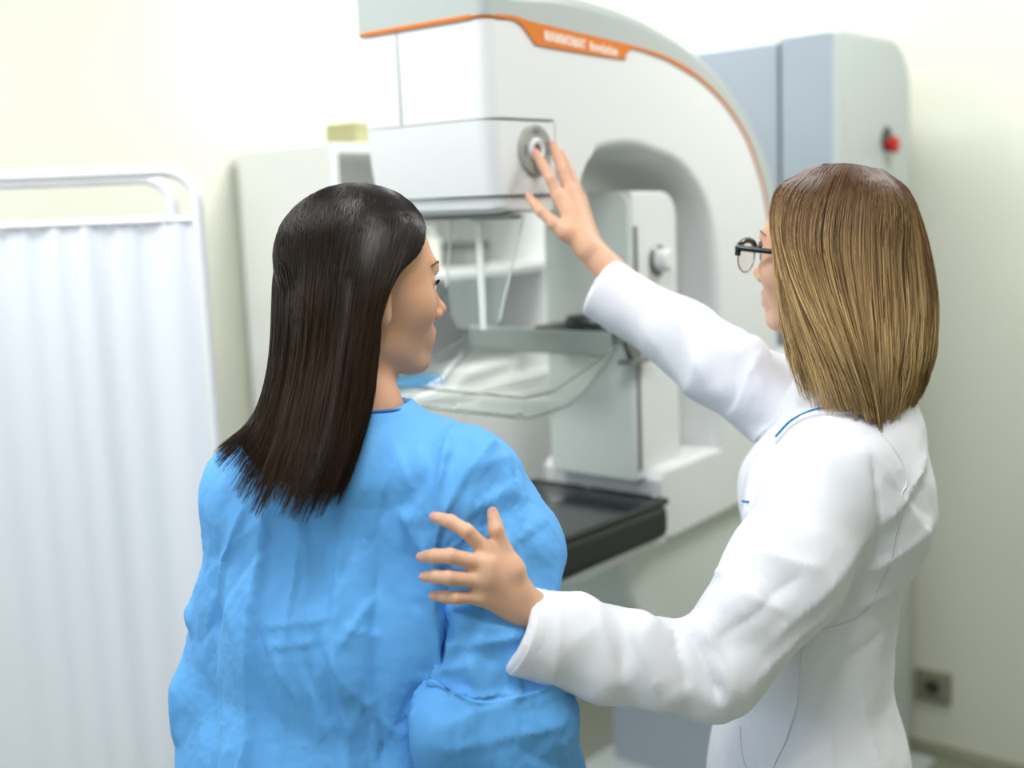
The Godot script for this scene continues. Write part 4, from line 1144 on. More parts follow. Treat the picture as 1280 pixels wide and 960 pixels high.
func doctor_coat(t, neck, hip, tf, tl, tb):
	var c := Sdf.new()
	var up := Vector3(1.9998, 1.2763, 1.794)
	var chest := Vector3(1.9912, 1.1968, 1.8166)
	var waist := Vector3(1.9587, 1.0021, 1.8555)
	c.trunk(up, chest, Vector2(0.135, 0.090), Vector2(0.160, 0.115), tb, 0.05)
	c.trunk(chest, waist, Vector2(0.160, 0.115), Vector2(0.135, 0.104), tb, 0.05)
	c.trunk(waist, hip, Vector2(0.135, 0.104), Vector2(0.175, 0.130), tb, 0.05)
	c.trunk(hip, Vector3(hip.x, 0.62, hip.z), Vector2(0.175, 0.130), Vector2(0.20, 0.16), tb, 0.05)
	for e in [-1.0, 1.0]:
		c.ell(chest + tf * 0.074 + tl * 0.075 * e + Vector3(0, -0.005, 0), Vector3(0.07, 0.065, 0.055), tb, 0.05)
	var sl := Vector3(2.0385, 1.2571, 1.9302)
	var sr := Vector3(1.9161, 1.2683, 1.681)
	c.cap(neck + Vector3(0, -0.03, 0), sl, 0.062, 0.062, 0.05)
	c.cap(neck + Vector3(0, -0.03, 0), sr, 0.062, 0.055, 0.05)
	c.cap(neck + Vector3(0, 0.02, 0), neck + Vector3(0, -0.05, 0), 0.060, 0.065, 0.03)
	# left sleeve, bent, to the cuff
	var cuff := Vector3(1.8221, 1.1235, 2.3293)
	var fa := Vector3(1.8862, 1.0746, 2.2388)
	var el := Vector3(1.9768, 1.0427, 2.1426)
	c.chain([sl, Vector3(2.0143, 1.1469, 2.0314), el], [0.066, 0.070, 0.058], 0.03)
	c.chain([el, fa, cuff], [0.055, 0.053, 0.053], 0.02)
	var cd := (cuff - fa).normalized()
	c.carve_ell(cuff + cd * 0.052, Vector3(0.1, 0.052, 0.1), Basis(cd.cross(Vector3.UP).normalized(), cd, cd.cross(cd.cross(Vector3.UP)).normalized()), 0.004)
	c.carve_cap(cuff + cd * 0.03, cuff - cd * 0.02, 0.036, 0.034, 0.006)
	# sleeve folds gathered in the crook of the elbow
	c.cap(Vector3(1.9707, 1.0953, 2.1705), Vector3(2.0058, 1.1212, 2.1294), 0.021, 0.034, 0.018)
	c.carve_cap(Vector3(1.9896, 1.1025, 2.2126), Vector3(2.0116, 1.0412, 2.1968), 0.009, 0.004, 0.012)
	c.carve_cap(Vector3(1.9753, 1.1014, 2.2248), Vector3(1.9856, 1.0687, 2.2318), 0.007, 0.003, 0.016)
	c.cap(Vector3(1.9276, 1.1108, 2.23), Vector3(1.9522, 1.0428, 2.2253), 0.020, 0.018, 0.03)
	c.cap(Vector3(1.8739, 1.1387, 2.2762), Vector3(1.9018, 1.0599, 2.2748), 0.018, 0.014, 0.03)
	c.carve_cap(Vector3(1.9319, 1.1323, 2.2591), Vector3(1.9352, 1.0829, 2.2792), 0.006, 0.003, 0.02)
	# right sleeve, reaching
	var cr := Vector3(1.5846, 1.4803, 1.8055)
	var er := Vector3(1.7023, 1.4064, 1.7674)
	c.chain([sr, Vector3(1.8334, 1.3149, 1.7281), Vector3(1.7587, 1.3637, 1.7548), er, cr], [0.060, 0.058, 0.056, 0.050, 0.048], 0.03)
	var rd := (cr - er).normalized()
	c.carve_ell(cr + rd * 0.050, Vector3(0.1, 0.05, 0.1), Basis(rd.cross(Vector3.UP).normalized(), rd, rd.cross(rd.cross(Vector3.UP)).normalized()), 0.004)
	c.carve_cap(cr + rd * 0.03, cr - rd * 0.02, 0.032, 0.030, 0.006)
	c.cap(Vector3(1.8248, 1.3879, 1.7738), Vector3(1.8619, 1.3171, 1.7697), 0.02, 0.016, 0.03)
	c.cap(Vector3(1.777, 1.3992, 1.7854), Vector3(1.7953, 1.3403, 1.7947), 0.016, 0.012, 0.03)
	# opening round the neck
	c.carve_cap(neck + Vector3(0, 0.035, 0), neck + Vector3(0, 0.09, 0), 0.058, 0.09, 0.01)
	c.carve_ell(Vector3(hip.x, 0.45, hip.z), Vector3(0.5, 0.12, 0.5), Basis(), 0.01)
	var b := MB.new()
	var f0: int = c.mesh(b, Vector3(0.85, 0.52, 0.95), Vector3(2.6, 1.75, 2.75), 0.0055)
	var k := 0.001
	var look := Vector3(0.64, 0, 0.77)
	var folds := [
		[Vector3(2.0658, 1.2921, 1.9203), Vector3(2.0745, 1.153, 1.9137), 12 * k, -0.006, 1.5],
		[Vector3(2.0711, 1.2048, 1.9065), Vector3(2.0994, 1.2742, 1.8032), 26 * k, 0.007, 1.6],
		[Vector3(2.0632, 1.14, 1.9126), Vector3(2.1009, 1.1891, 1.8185), 24 * k, 0.007, 0.7],
		[Vector3(2.0389, 1.079, 1.9448), Vector3(2.0775, 1.1051, 1.8545), 22 * k, 0.006, 1.4],
		[Vector3(2.0233, 1.003, 1.9595), Vector3(2.0693, 1.0417, 1.8738), 22 * k, -0.005, 1.0],
		[Vector3(2.067, 1.3037, 1.983), Vector3(2.0347, 1.1868, 2.1121), 40 * k, 0.007, 1.6],
		[Vector3(2.0925, 1.1979, 1.9559), Vector3(2.0507, 1.0899, 2.144), 30 * k, 0.005, 0.7],
		[Vector3(2.0052, 1.2231, 2.1166), Vector3(2.0076, 1.1386, 2.1707), 22 * k, 0.008, 1.6],
		[Vector3(2.0064, 1.1014, 2.1789), Vector3(2.0655, 1.1663, 2.0903), 26 * k, -0.005, 1.0],
		[Vector3(1.9528, 0.9499, 2.0158), Vector3(1.9592, 0.829, 2.0077), 26 * k, -0.008, 1.0],
		[Vector3(2.0519, 0.9975, 1.9234), Vector3(2.0758, 0.8182, 1.8987), 30 * k, 0.007, 1.0],
		[Vector3(1.8752, 1.1697, 2.3153), Vector3(1.8744, 1.0739, 2.3346), 26 * k, 0.004, 1.0],
		[Vector3(1.9918, 1.1099, 2.2159), Vector3(2.0176, 1.0325, 2.1962), 14 * k, -0.008, 1.6],
		[Vector3(2.0044, 1.1139, 2.2046), Vector3(2.0317, 1.0374, 2.1834), 18 * k, 0.007, 0.7],
		[Vector3(1.9792, 1.1059, 2.2273), Vector3(1.9927, 1.0528, 2.2263), 12 * k, -0.007, 0.7],
		[Vector3(1.9378, 1.1263, 2.258), Vector3(1.9644, 1.0487, 2.2509), 24 * k, 0.007, 1.6],
		[Vector3(1.9006, 1.1466, 2.2852), Vector3(1.925, 1.0599, 2.2817), 22 * k, 0.006, 1.6],
		[Vector3(2.0011, 1.1588, 2.1589), Vector3(2.062, 1.1229, 2.1149), 20 * k, 0.006, 1.5],
		[Vector3(2.0082, 1.1975, 2.1322), Vector3(2.0707, 1.1737, 2.0581), 26 * k, 0.004, 0.6],
		[Vector3(2.0637, 1.1216, 2.0213), Vector3(2.034, 1.0492, 2.1527), 18 * k, 0.005, 1.6],
		[Vector3(1.7069, 1.4613, 1.8188), Vector3(1.7713, 1.3534, 1.8123), 24 * k, 0.006, 1.4],
		[Vector3(1.8389, 1.3888, 1.7751), Vector3(1.8222, 1.2956, 1.8073), 20 * k, 0.007, 1.4]]
	folds.append_array(random_folds(Vector3(2.057, 1.1071, 2.0297), look, 0.16, 0.30, 14, 27, 0.004, 0.10, 0.22, 0.7))
	fold_cloth(b, f0, folds, look, 0.0030, 8, Vector3(5.0, 4.0, 5.0), 0.0020, Vector3(6.0, 5.0, 6.0))
	var b_done := b.v.duplicate()
	var n_done := b.n.duplicate()
	var coat = commit(b, "coat", M.coat, t)
	for q in [[cuff, cd, 0.0545], [cr, rd, 0.0495]]:
		var cf := MB.new()
		var sx: Vector3 = q[1].cross(Vector3.UP).normalized()
		var sy: Vector3 = sx.cross(q[1])
		var rings := []
		for pr in [[-0.045, -0.004], [-0.03, 0.0], [0.0, 0.0016], [0.0035, 0.0008], [0.0035, -0.002], [-0.03, -0.006]]:
			var ring := []
			for j in 40:
				var an := TAU * j / 40
				var wob := 1.0 + 0.035 * sin(an * 2.0 + 1.0) + 0.012 * sin(an * 5.0)
				ring.append(q[0] + q[1] * pr[0] + (sx * cos(an) + sy * sin(an)) * (q[2] * wob + pr[1]))
			rings.append(ring)
		cf.grid(rings, true)
		commit(cf, "cuff", M.coat, coat)
	# seams, pocket edge, collar with its blue piping, all laid on the finished cloth
	var done := MB.new()
	done.v = b_done
	done.n = n_done
	for sm in [[Vector3(2.067, 1.286, 1.9205), Vector3(2.0705, 1.2254, 1.9029), Vector3(2.0698, 1.1501, 1.9051), Vector3(2.0507, 1.08, 1.9215), Vector3(2.01, 1.0364, 1.951), Vector3(2.0036, 0.9535, 1.9593), Vector3(1.9921, 0.8172, 1.956)], [Vector3(1.903, 0.9123, 2.0254), Vector3(1.9356, 0.8728, 2.0189), Vector3(1.9762, 0.8333, 2.0058)]]:
		var pts := []
		for q in spline(sm, 4):
			pts.append(onto(done, c.snap(q, 0.0), 0.0004))
		mesh_tube("seam", spline(pts, 3), 0.0008, M.thread, coat, 6)
	var pk := []
	for q in [Vector3(1.9068, 1.2067, 1.945), Vector3(1.9249, 1.2091, 1.9557), Vector3(1.9436, 1.2116, 1.9659)]:
		pk.append(onto(done, c.snap(q, 0.0), 0.001))
	mesh_tube("pocket_piping", spline(pk, 4), 0.0018, M.piping, coat, 6)
	# collar: a thin doubled flap from the neck to its straight lower edge
	var inner := [Vector3(2.0721, 1.3717, 1.8731), Vector3(2.0518, 1.3786, 1.9019), Vector3(2.0281, 1.3757, 1.9224), Vector3(1.9955, 1.3583, 1.9201), Vector3(1.9663, 1.3297, 1.9172), Vector3(1.9375, 1.2991, 1.9077)]
	var outer := [Vector3(2.0853, 1.3298, 1.8833), Vector3(2.0636, 1.337, 1.9134), Vector3(2.0407, 1.3442, 1.9377), Vector3(2.0114, 1.3283, 1.939), Vector3(1.9802, 1.3101, 1.9358), Vector3(1.9507, 1.2924, 1.9376)]
	var si := spline(inner, 4)
	var so := spline(outer, 4)
	var top := []
	var mid := []
	var low := []
	var under := []
	for j in si.size():
		low.append(onto(done, c.snap(so[j], 0.0), 0.0045))
		under.append(onto(done, c.snap(so[j], 0.0), 0.0))
		mid.append(onto(done, c.snap(si[j].lerp(so[j], 0.5), 0.0), 0.0065))
		top.append(onto(done, c.snap(si[j], 0.0), 0.008))
	var cb := MB.new()
	cb.grid([top, mid, low])
	cb.grid([low, under])
	var col = commit(cb, "collar", M.coat, coat)
	var pipe := []
	for q in [Vector3(2.0302, 1.3631, 1.9363), Vector3(2.005, 1.3431, 1.935), Vector3(1.9772, 1.3196, 1.9298), Vector3(1.9521, 1.2975, 1.9289)]:
		pipe.append(onto(done, c.snap(q, 0.0), 0.0072))
	mesh_tube("collar_piping", spline(pipe, 4), 0.0017, M.piping, col, 6)
# ---------------------------------------------------------------- helpers: nodes and materials

func struct(called, mb, m, parent = self):
	var o = commit(mb, called, m, parent)
	o.set_meta("kind", "structure")
	return o


func thing(called: String, label: String, category: String, at := Vector3.ZERO, group := "") -> Node3D:
	var o := Node3D.new()
	o.name = called
	add_child(o, true)
	o.position = at
	tag(o, label, category, group)
	return o


func tag(o: Node, label: String, category: String, group := ""):
	o.set_meta("label", label)
	o.set_meta("category", category)
	if group != "":
		o.set_meta("group", group)


func mat(c: Color, rough := 0.6, metal := 0.0, spec := 0.5) -> StandardMaterial3D:
	var m := StandardMaterial3D.new()
	m.albedo_color = c
	m.roughness = rough
	m.metallic = metal
	m.metallic_specular = spec
	return m


func pane(c: Color, alpha: float, rough := 0.03) -> StandardMaterial3D:
	var m := mat(Color(c.r, c.g, c.b, alpha), rough)
	m.transparency = BaseMaterial3D.TRANSPARENCY_ALPHA
	return m


func noise_tex(freq: float, kind := FastNoiseLite.TYPE_SIMPLEX_SMOOTH, octaves := 3, size := 512, sd := 1, normal := false, strength := 4.0) -> NoiseTexture2D:
	var f := FastNoiseLite.new()
	f.noise_type = kind
	f.frequency = freq
	f.fractal_octaves = octaves
	f.seed = sd
	var t := NoiseTexture2D.new()
	t.width = size
	t.height = size
	t.seamless = true
	t.noise = f
	t.as_normal_map = normal
	t.bump_strength = strength
	return t


func relief(m: StandardMaterial3D, tex: Texture2D, scale: Vector3, strength: float):
	m.normal_enabled = true
	m.normal_texture = tex
	m.normal_scale = strength
	m.uv1_triplanar = true
	m.uv1_world_triplanar = true
	m.uv1_scale = scale


# ---------------------------------------------------------------- helpers: mesh building

class MB:
	var v := PackedVector3Array()
	var n := PackedVector3Array()
	var c := PackedColorArray()
	var i := PackedInt32Array()
	var colored := false

	func vert(p: Vector3, nn: Vector3, col := Color.WHITE) -> int:
		v.append(p)
		n.append(nn)
		c.append(col)
		return v.size() - 1

	func tri(a: int, b: int, d: int):
		i.append(a)
		i.append(b)
		i.append(d)

	func quad(a: int, b: int, d: int, e: int):
		tri(a, b, d)
		tri(a, d, e)

	func flat_quad(a: Vector3, b: Vector3, d: Vector3, e: Vector3):
		var nn := (b - a).cross(e - a).normalized()
		var s := v.size()
		for p in [a, b, d, e]:
			vert(p, nn)
		quad(s, s + 1, s + 2, s + 3)

	# smooth normals from the faces; when the field's outside is known, the sign is right already
	func smooth(from := 0):
		var acc := PackedVector3Array()
		acc.resize(v.size())
		for t in range(0, i.size(), 3):
			var a := i[t]
			if a < from:
				continue
			var b := i[t + 1]
			var d := i[t + 2]
			var nn := (v[d] - v[a]).cross(v[b] - v[a])
			acc[a] += nn
			acc[b] += nn
			acc[d] += nn
		for k in range(from, v.size()):
			n[k] = acc[k].normalized()

	# a grid of points, rows x cols, smooth; closed joins the last column to the first
	func grid(rows: Array, closed := false):
		var s := v.size()
		var nr := rows.size()
		var nc: int = rows[0].size()
		for r in rows:
			for p in r:
				vert(p, Vector3.UP)
		for a in nr - 1:
			for b in (nc if closed else nc - 1):
				var b2 := (b + 1) % nc
				quad(s + a * nc + b, s + a * nc + b2, s + (a + 1) * nc + b2, s + (a + 1) * nc + b)
		smooth(s)

	# rounded box: half extents h, corner radius r
	func rbox(at: Vector3, size: Vector3, r := 0.0, basis := Basis(), seg := 3):
		var h := size * 0.5
		r = minf(r, minf(h.x, minf(h.y, h.z)) * 0.999)
		var ts := []
		if r <= 0.0:
			ts = [[-1.0, -1.0], [1.0, 1.0]]
		else:
			for k in seg + 1:
				ts.append([-1.0 + float(k) / seg, -1.0])
			for k in seg + 1:
				ts.append([float(k) / seg, 1.0])
		for ax in 3:
			for sg in [-1.0, 1.0]:
				var s := v.size()
				for ta in ts:
					for tb in ts:
						var d := Vector3.ZERO
						var sn := Vector3.ZERO
						d[ax] = sg
						sn[ax] = sg
						d[(ax + 1) % 3] = tan(ta[0] * PI / 4) if r > 0.0 else 0.0
						sn[(ax + 1) % 3] = ta[1]
						d[(ax + 2) % 3] = tan(tb[0] * PI / 4) if r > 0.0 else 0.0
						sn[(ax + 2) % 3] = tb[1]
						d = d.normalized()
						vert(at + basis * (sn * (h - Vector3(r, r, r)) + d * r), basis * d)
				var m := ts.size()
				for a in m - 1:
					for b in m - 1:
						quad(s + a * m + b, s + a * m + b + 1, s + (a + 1) * m + b + 1, s + (a + 1) * m + b)

	# tube along points with one radius each
	func tube(pts: Array, radii, sides := 10, caps := true, col := Color.WHITE):
		var m := pts.size()
		var t0: Vector3 = (pts[1] - pts[0]).normalized()
		var up := t0.cross(Vector3.UP)
		if up.length() < 0.1:
			up = t0.cross(Vector3.RIGHT)
		up = up.normalized()
		var s := v.size()
		for k in m:
			var t: Vector3 = (pts[mini(k + 1, m - 1)] - pts[maxi(k - 1, 0)]).normalized()
			up = (up - t * up.dot(t)).normalized()
			var side := t.cross(up)
			var r: float = radii if radii is float else radii[k]
			for j in sides:
				var a := TAU * j / sides
				var d := up * cos(a) + side * sin(a)
				vert(pts[k] + d * r, d, col)
		for k in m - 1:
			for j in sides:
				var j2 := (j + 1) % sides
				quad(s + k * sides + j, s + k * sides + j2, s + (k + 1) * sides + j2, s + (k + 1) * sides + j)
		if caps:
			for e in [0, m - 1]:
				var t: Vector3 = (pts[0] - pts[1] if e == 0 else pts[m - 1] - pts[m - 2]).normalized()
				var c0 := vert(pts[e], t, col)
				for j in sides:
					vert(v[s + e * sides + j], t, col)
				for j in sides:
					tri(c0, c0 + 1 + j, c0 + 1 + (j + 1) % sides)

	# flat plate: convex outline moved through thick
	func slab(pts: Array, thick: Vector3):
		var m := pts.size()
		for e in [[Vector3.ZERO, -1.0], [thick, 1.0]]:
			var s := v.size()
			for p in pts:
				vert(p + e[0], thick.normalized() * e[1])
			for k in range(1, m - 1):
				tri(s, s + k, s + k + 1)
		var cen := Vector3.ZERO
		for p in pts:
			cen += p / m
		for k in m:
			var a: Vector3 = pts[k]
			var b: Vector3 = pts[(k + 1) % m]
			var nn := (b - a).cross(thick).normalized()
			if nn.dot((a + b) * 0.5 - cen) < 0:
				nn = -nn
			var s := v.size()
			for p in [a, b, b + thick, a + thick]:
				vert(p, nn)
			quad(s, s + 1, s + 2, s + 3)

	# profile of (radius, height) turned about an axis
	func lathe(prof: Array, at: Vector3, basis := Basis(), sides := 32):
		for k in prof.size() - 1:
			var p: Vector2 = prof[k]
			var q: Vector2 = prof[k + 1]
			var nn := Vector2(q.y - p.y, p.x - q.x).normalized()
			if nn == Vector2.ZERO:
				continue
			var s := v.size()
			for j in sides + 1:
				var a := TAU * j / sides
				var d := Vector3(cos(a), 0, sin(a))
				for e in [p, q]:
					vert(at + basis * (d * e.x + Vector3(0, e.y, 0)), basis * (d * nn.x + Vector3(0, nn.y, 0)))
			for j in sides:
				quad(s + 2 * j, s + 2 * j + 1, s + 2 * j + 3, s + 2 * j + 2)

	# outline of (z, y) points carried from x0 to x1, its edges rounded with radius bev
	func extrude(poly: Array, x0: float, x1: float, bev := 0.0, seg := 4, smooth_deg := 35.0, weight := []):
		var m := poly.size()
		var area := 0.0
		for k in m:
			area += poly[k].cross(poly[(k + 1) % m])
		var sg := signf(area)
		var out := []
		var flat := []
		for k in m:
			var e0: Vector2 = (poly[k] - poly[(k - 1 + m) % m]).normalized()
			var e1: Vector2 = (poly[(k + 1) % m] - poly[k]).normalized()
			var n0 := Vector2(e0.y, -e0.x) * sg
			var n1 := Vector2(e1.y, -e1.x) * sg
			var b := (n0 + n1).normalized()
			var wt = weight[k] if weight.size() else 1.0
			out.append([wt if wt is Vector2 else b / maxf(0.35, b.dot(n0)) * wt, n0, n1, b])
			flat.append(e0.angle_to(e1))
		# the rounded edge: rings from one cap to the other
		var rings := []
		if bev <= 0.0:
			rings = [[x0, 0.0, 0.0], [x1, 0.0, 0.0]]
		else:
			for k in seg + 1:
				var a := PI / 2 * k / seg
				rings.append([x0 + bev * (1.0 - cos(a)), -bev * (1.0 - sin(a)), -cos(a)])
			for k in range(seg, -1, -1):
				var a := PI / 2 * k / seg
				rings.append([x1 - bev * (1.0 - cos(a)), -bev * (1.0 - sin(a)), cos(a)])
		var lim := deg_to_rad(smooth_deg)
		for k in m:
			var k2 := (k + 1) % m
			var na: Vector2 = out[k][3] if absf(flat[k]) < lim else out[k][2]
			var nb: Vector2 = out[k2][3] if absf(flat[k2]) < lim else out[k2][1]
			var s := v.size()
			for r in rings:
				var rad := sqrt(maxf(0.0, 1.0 - r[2] * r[2]))
				for e in [[k, na], [k2, nb]]:
					var p: Vector2 = poly[e[0]] + out[e[0]][0] * r[1]
					vert(Vector3(r[0], p.y, p.x), Vector3(r[2], e[1].y * rad, e[1].x * rad).normalized())
			for r in rings.size() - 1:
				quad(s + 2 * r, s + 2 * r + 1, s + 2 * r + 3, s + 2 * r + 2)
		var cap := PackedVector2Array()
		for k in m:
			cap.append(poly[k] - out[k][0] * bev)
		var caps := [cap]
		if Geometry2D.triangulate_polygon(cap).is_empty():
			caps = Geometry2D.offset_polygon(PackedVector2Array(poly), -bev)
		for cp in caps:
			var tris := Geometry2D.triangulate_polygon(cp)
			for e in [[x0, -1.0], [x1, 1.0]]:
				var s := v.size()
				for p in cp:
					vert(Vector3(e[0], p.y, p.x), Vector3(e[1], 0, 0))
				for t in range(0, tris.size(), 3):
					tri(s + tris[t], s + tris[t + 1], s + tris[t + 2])


func commit(mb: MB, called: String, m: Material, parent: Node) -> MeshInstance3D:
	var off := Vector3.ZERO
	var q = parent
	while q != self:
		off += q.position
		q = q.get_parent()
	var idx := mb.i
	var vv := mb.v
	var nn := mb.n
	for t in range(0, idx.size(), 3):
		var a := idx[t]
		var b := idx[t + 1]
		var d := idx[t + 2]
		if (vv[d] - vv[a]).cross(vv[b] - vv[a]).dot(nn[a] + nn[b] + nn[d]) < 0.0:
			idx[t + 1] = d
			idx[t + 2] = b
	if off != Vector3.ZERO:
		for k in vv.size():
			vv[k] -= off
	var arr := []
	arr.resize(Mesh.ARRAY_MAX)
	arr[Mesh.ARRAY_VERTEX] = vv
	arr[Mesh.ARRAY_NORMAL] = nn
	if mb.colored:
		arr[Mesh.ARRAY_COLOR] = mb.c
	arr[Mesh.ARRAY_INDEX] = idx
	var am := ArrayMesh.new()
	am.add_surface_from_arrays(Mesh.PRIMITIVE_TRIANGLES, arr)
	am.surface_set_material(0, m)
	var o := MeshInstance3D.new()
	o.mesh = am
	o.name = called
	parent.add_child(o, true)
	return o


func mesh_box(called, at, size, r, m, parent, basis := Basis()):
	var b := MB.new()
	b.rbox(at, size, r, basis)
	return commit(b, called, m, parent)


func mesh_tube(called, pts, r, m, parent, sides := 12):
	var b := MB.new()
	b.tube(pts, r, sides)
	return commit(b, called, m, parent)


func spline(pts: Array, per := 6) -> Array:
	var out := []
	for k in pts.size() - 1:
		for j in per:
			out.append(cat(pts, k + float(j) / per))
	out.append(pts[-1])
	return out


func cat(pts: Array, t: float):
	var m := pts.size()
	var k := clampi(int(t), 0, m - 2)
	var f := t - k
	var p1 = pts[k]
	var p2 = pts[k + 1]
	var p0 = pts[k - 1] if k > 0 else p1 * 2.0 - p2
	var p3 = pts[k + 2] if k + 2 < m else p2 * 2.0 - p1
	return p1.cubic_interpolate(p2, p0, p3, f)


# ---------------------------------------------------------------- helpers: bodies as distance fields

class Sdf:
	var kind := PackedInt32Array()
	var a := PackedVector3Array()
	var b := PackedVector3Array()
	var r := PackedVector3Array()
	var r2 := PackedVector3Array()
	var k := PackedFloat32Array()
	var bas: Array[Basis] = []
	var bc := PackedVector3Array()
	var br := PackedFloat32Array()

	func _add(kd, pa, pb, ra, rb, kk, bb, cen, rad):
		kind.append(kd)
		a.append(pa)
		b.append(pb)
		r.append(ra)
		r2.append(rb)
		k.append(kk)
		bas.append(bb)
		bc.append(cen)
		br.append(rad)

	func cap(pa: Vector3, pb: Vector3, ra: float, rb: float, kk := 0.02):
		_add(0, pa, pb, Vector3(ra, ra, ra), Vector3(rb, rb, rb), kk, Basis(), (pa + pb) * 0.5, pa.distance_to(pb) * 0.5 + maxf(ra, rb))

	func chain(pts: Array, rr: Array, kk := 0.02):
		for j in pts.size() - 1:
			cap(pts[j], pts[j + 1], rr[j], rr[j + 1], kk)

	# ellipsoid whose axes are the columns of bb
	func ell(c: Vector3, rad: Vector3, bb := Basis(), kk := 0.02):
		_add(1, c, c, rad, rad, kk, bb.transposed(), c, maxf(rad.x, maxf(rad.y, rad.z)))

	# limb or trunk of elliptical section: radii along the columns x and z of bb at both ends
	func trunk(pa: Vector3, pb: Vector3, ra: Vector2, rb: Vector2, bb: Basis, kk := 0.03):
		_add(2, pa, pb, Vector3(ra.x, minf(ra.x, ra.y), ra.y), Vector3(rb.x, minf(rb.x, rb.y), rb.y), kk, bb.transposed(), (pa + pb) * 0.5, pa.distance_to(pb) * 0.5 + maxf(maxf(ra.x, ra.y), maxf(rb.x, rb.y)))

	func carve_ell(c: Vector3, rad: Vector3, bb := Basis(), kk := 0.01):
		ell(c, rad, bb, -kk)

	func carve_cap(pa: Vector3, pb: Vector3, ra: float, rb: float, kk := 0.01):
		cap(pa, pb, ra, rb, -kk)

	# the nearest point of the surface, by steps along the gradient
	func snap(p: Vector3, lift := 0.0) -> Vector3:
		var list := near(p, 0.2)
		for step in 8:
			var d := at(p, list) - lift
			var g := Vector3(at(p + Vector3(0.002, 0, 0), list), at(p + Vector3(0, 0.002, 0), list), at(p + Vector3(0, 0, 0.002), list)) - Vector3.ONE * (d + lift)
			p -= g.normalized() * d * 0.9
		return p

	func near(p: Vector3, reach: float) -> PackedInt32Array:
		var out := PackedInt32Array()
		for j in kind.size():
			if p.distance_to(bc[j]) < br[j] + reach + absf(k[j]):
				out.append(j)
		return out

	func at(p: Vector3, list: PackedInt32Array) -> float:
		var d := 10.0
		for j in list:
			var e := 0.0
			var kd := kind[j]
			if kd == 1:
				var q := bas[j] * (p - a[j])
				var rr := r[j]
				var s := q / rr
				var k0 := s.length()
				var k1 := (s / rr).length()
				e = k0 * (k0 - 1.0) / k1 if k1 > 1e-9 else -rr.x
			else:
				var ba := b[j] - a[j]
				var pa := p - a[j]
				var h := clampf(pa.dot(ba) / maxf(ba.length_squared(), 1e-12), 0.0, 1.0)
				if kd == 0:
					e = (pa - ba * h).length() - lerpf(r[j].x, r2[j].x, h)
				else:
					var q := bas[j] * (pa - ba * h)
					var rr := r[j].lerp(r2[j], h)
					var s := q / rr
					var k0 := s.length()
					var k1 := (s / rr).length()
					e = k0 * (k0 - 1.0) / k1 if k1 > 1e-9 else -rr.x
			var kk := k[j]
			if kk >= 0.0:
				var h2 := maxf(kk - absf(d - e), 0.0)
				d = minf(d, e) - (h2 * h2 * 0.25 / kk if kk > 0.0 else 0.0)
			else:
				var h2 := maxf(-kk - absf(d + e), 0.0)
				d = maxf(d, -e) + h2 * h2 * 0.25 / -kk
		return d

	# surface nets, added to mb; only blocks near the surface are visited
	func mesh(mb, lo: Vector3, hi: Vector3, h: float):
		var s := Vector3i(((hi - lo) / h).ceil()) + Vector3i(2, 2, 2)
		var nx := s.x
		var nxy := s.x * s.y
		var val := PackedFloat32Array()
		val.resize(nxy * s.z)
		val.fill(99.0)
		var cell := PackedInt32Array()
		cell.resize(nxy * s.z)
		cell.fill(-1)
		var first: int = mb.v.size()
		var n := 6
		var active := []
		var reach := n * h * 0.87 + h
		for bz in range(0, s.z - 1, n):
			for by in range(0, s.y - 1, n):
				for bx in range(0, s.x - 1, n):
					var cen := lo + Vector3(bx + n * 0.5, by + n * 0.5, bz + n * 0.5) * h
					var list := near(cen, reach + 0.03)
					if list.is_empty():
						continue
					var dc := at(cen, list)
					if absf(dc) > reach * 1.7 + 0.012:
						continue
					active.append(Vector3i(bx, by, bz))
					for z in range(bz, mini(bz + n + 1, s.z)):
						for y in range(by, mini(by + n + 1, s.y)):
							for x in range(bx, mini(bx + n + 1, s.x)):
								var q := x + y * nx + z * nxy
								if val[q] == 99.0:
									val[q] = at(lo + Vector3(x, y, z) * h, list)
		var offs := [0, 1, nx, nx + 1, nxy, nxy + 1, nxy + nx, nxy + nx + 1]
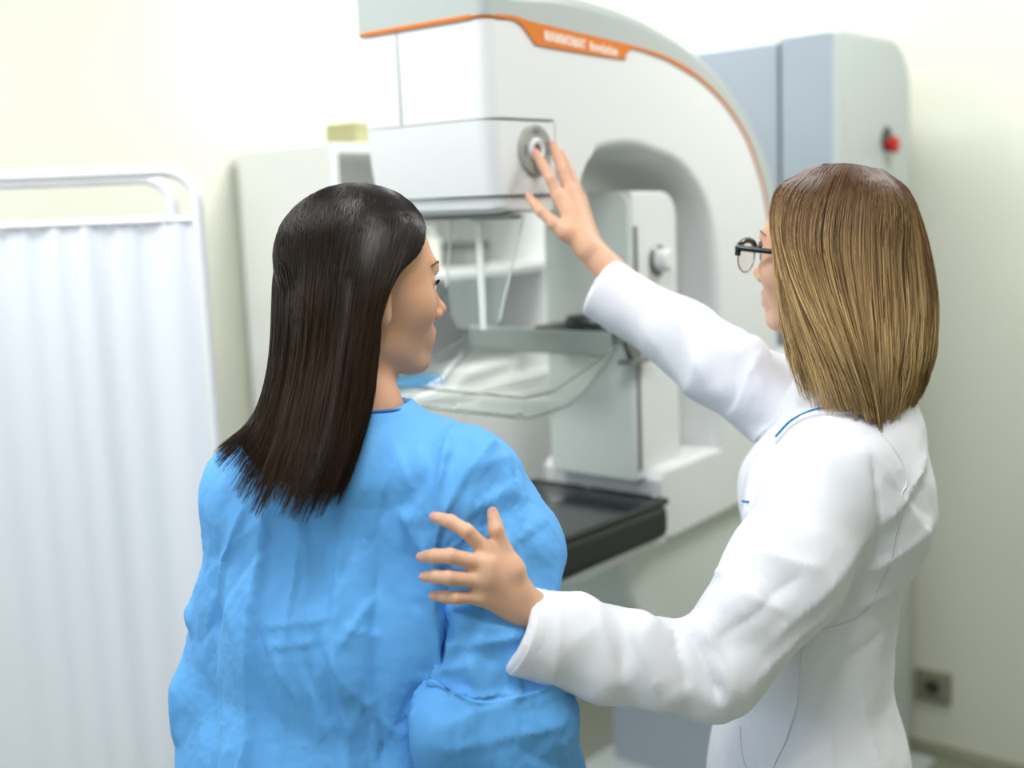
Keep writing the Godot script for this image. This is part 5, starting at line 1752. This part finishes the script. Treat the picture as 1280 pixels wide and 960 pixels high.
		var corner := [Vector3(0, 0, 0), Vector3(1, 0, 0), Vector3(0, 1, 0), Vector3(1, 1, 0), Vector3(0, 0, 1), Vector3(1, 0, 1), Vector3(0, 1, 1), Vector3(1, 1, 1)]
		var edges := [[0, 1], [2, 3], [4, 5], [6, 7], [0, 2], [1, 3], [4, 6], [5, 7], [0, 4], [1, 5], [2, 6], [3, 7]]
		for bk in active:
			for z in range(bk.z, mini(bk.z + n, s.z - 1)):
				for y in range(bk.y, mini(bk.y + n, s.y - 1)):
					for x in range(bk.x, mini(bk.x + n, s.x - 1)):
						var q := x + y * nx + z * nxy
						var neg := 0
						for o in offs:
							if val[q + o] < 0.0:
								neg += 1
						if neg == 0 or neg == 8:
							continue
						var sum := Vector3.ZERO
						var cnt := 0
						for e in edges:
							var va := val[q + offs[e[0]]]
							var vb := val[q + offs[e[1]]]
							if (va < 0.0) != (vb < 0.0):
								sum += corner[e[0]].lerp(corner[e[1]], va / (va - vb))
								cnt += 1
						cell[q] = mb.vert(lo + (Vector3(x, y, z) + sum / cnt) * h, Vector3.UP)
		for bk in active:
			for z in range(maxi(bk.z, 1), mini(bk.z + n, s.z - 1)):
				for y in range(maxi(bk.y, 1), mini(bk.y + n, s.y - 1)):
					for x in range(maxi(bk.x, 1), mini(bk.x + n, s.x - 1)):
						var q := x + y * nx + z * nxy
						var ins := val[q] < 0.0
						for ax in 3:
							var o1: int = [1, nx, nxy][ax]
							if (val[q + o1] < 0.0) == ins:
								continue
							var u: int = [nx, nxy, 1][ax]
							var w: int = [nxy, 1, nx][ax]
							var c0 := cell[q]
							var c1 := cell[q - u]
							var c2 := cell[q - u - w]
							var c3 := cell[q - w]
							if c0 < 0 or c1 < 0 or c2 < 0 or c3 < 0:
								continue
							if ins:
								mb.quad(c0, c3, c2, c1)
							else:
								mb.quad(c0, c1, c2, c3)
		mb.smooth(first)
		# one step towards the true surface, then the normals again
		for q in range(first, mb.v.size()):
			var p: Vector3 = mb.v[q]
			var d := at(p, near(p, 0.03))
			mb.v[q] = p - mb.n[q] * clampf(d, -h, h) * 0.8
		mb.smooth(first)
		return first
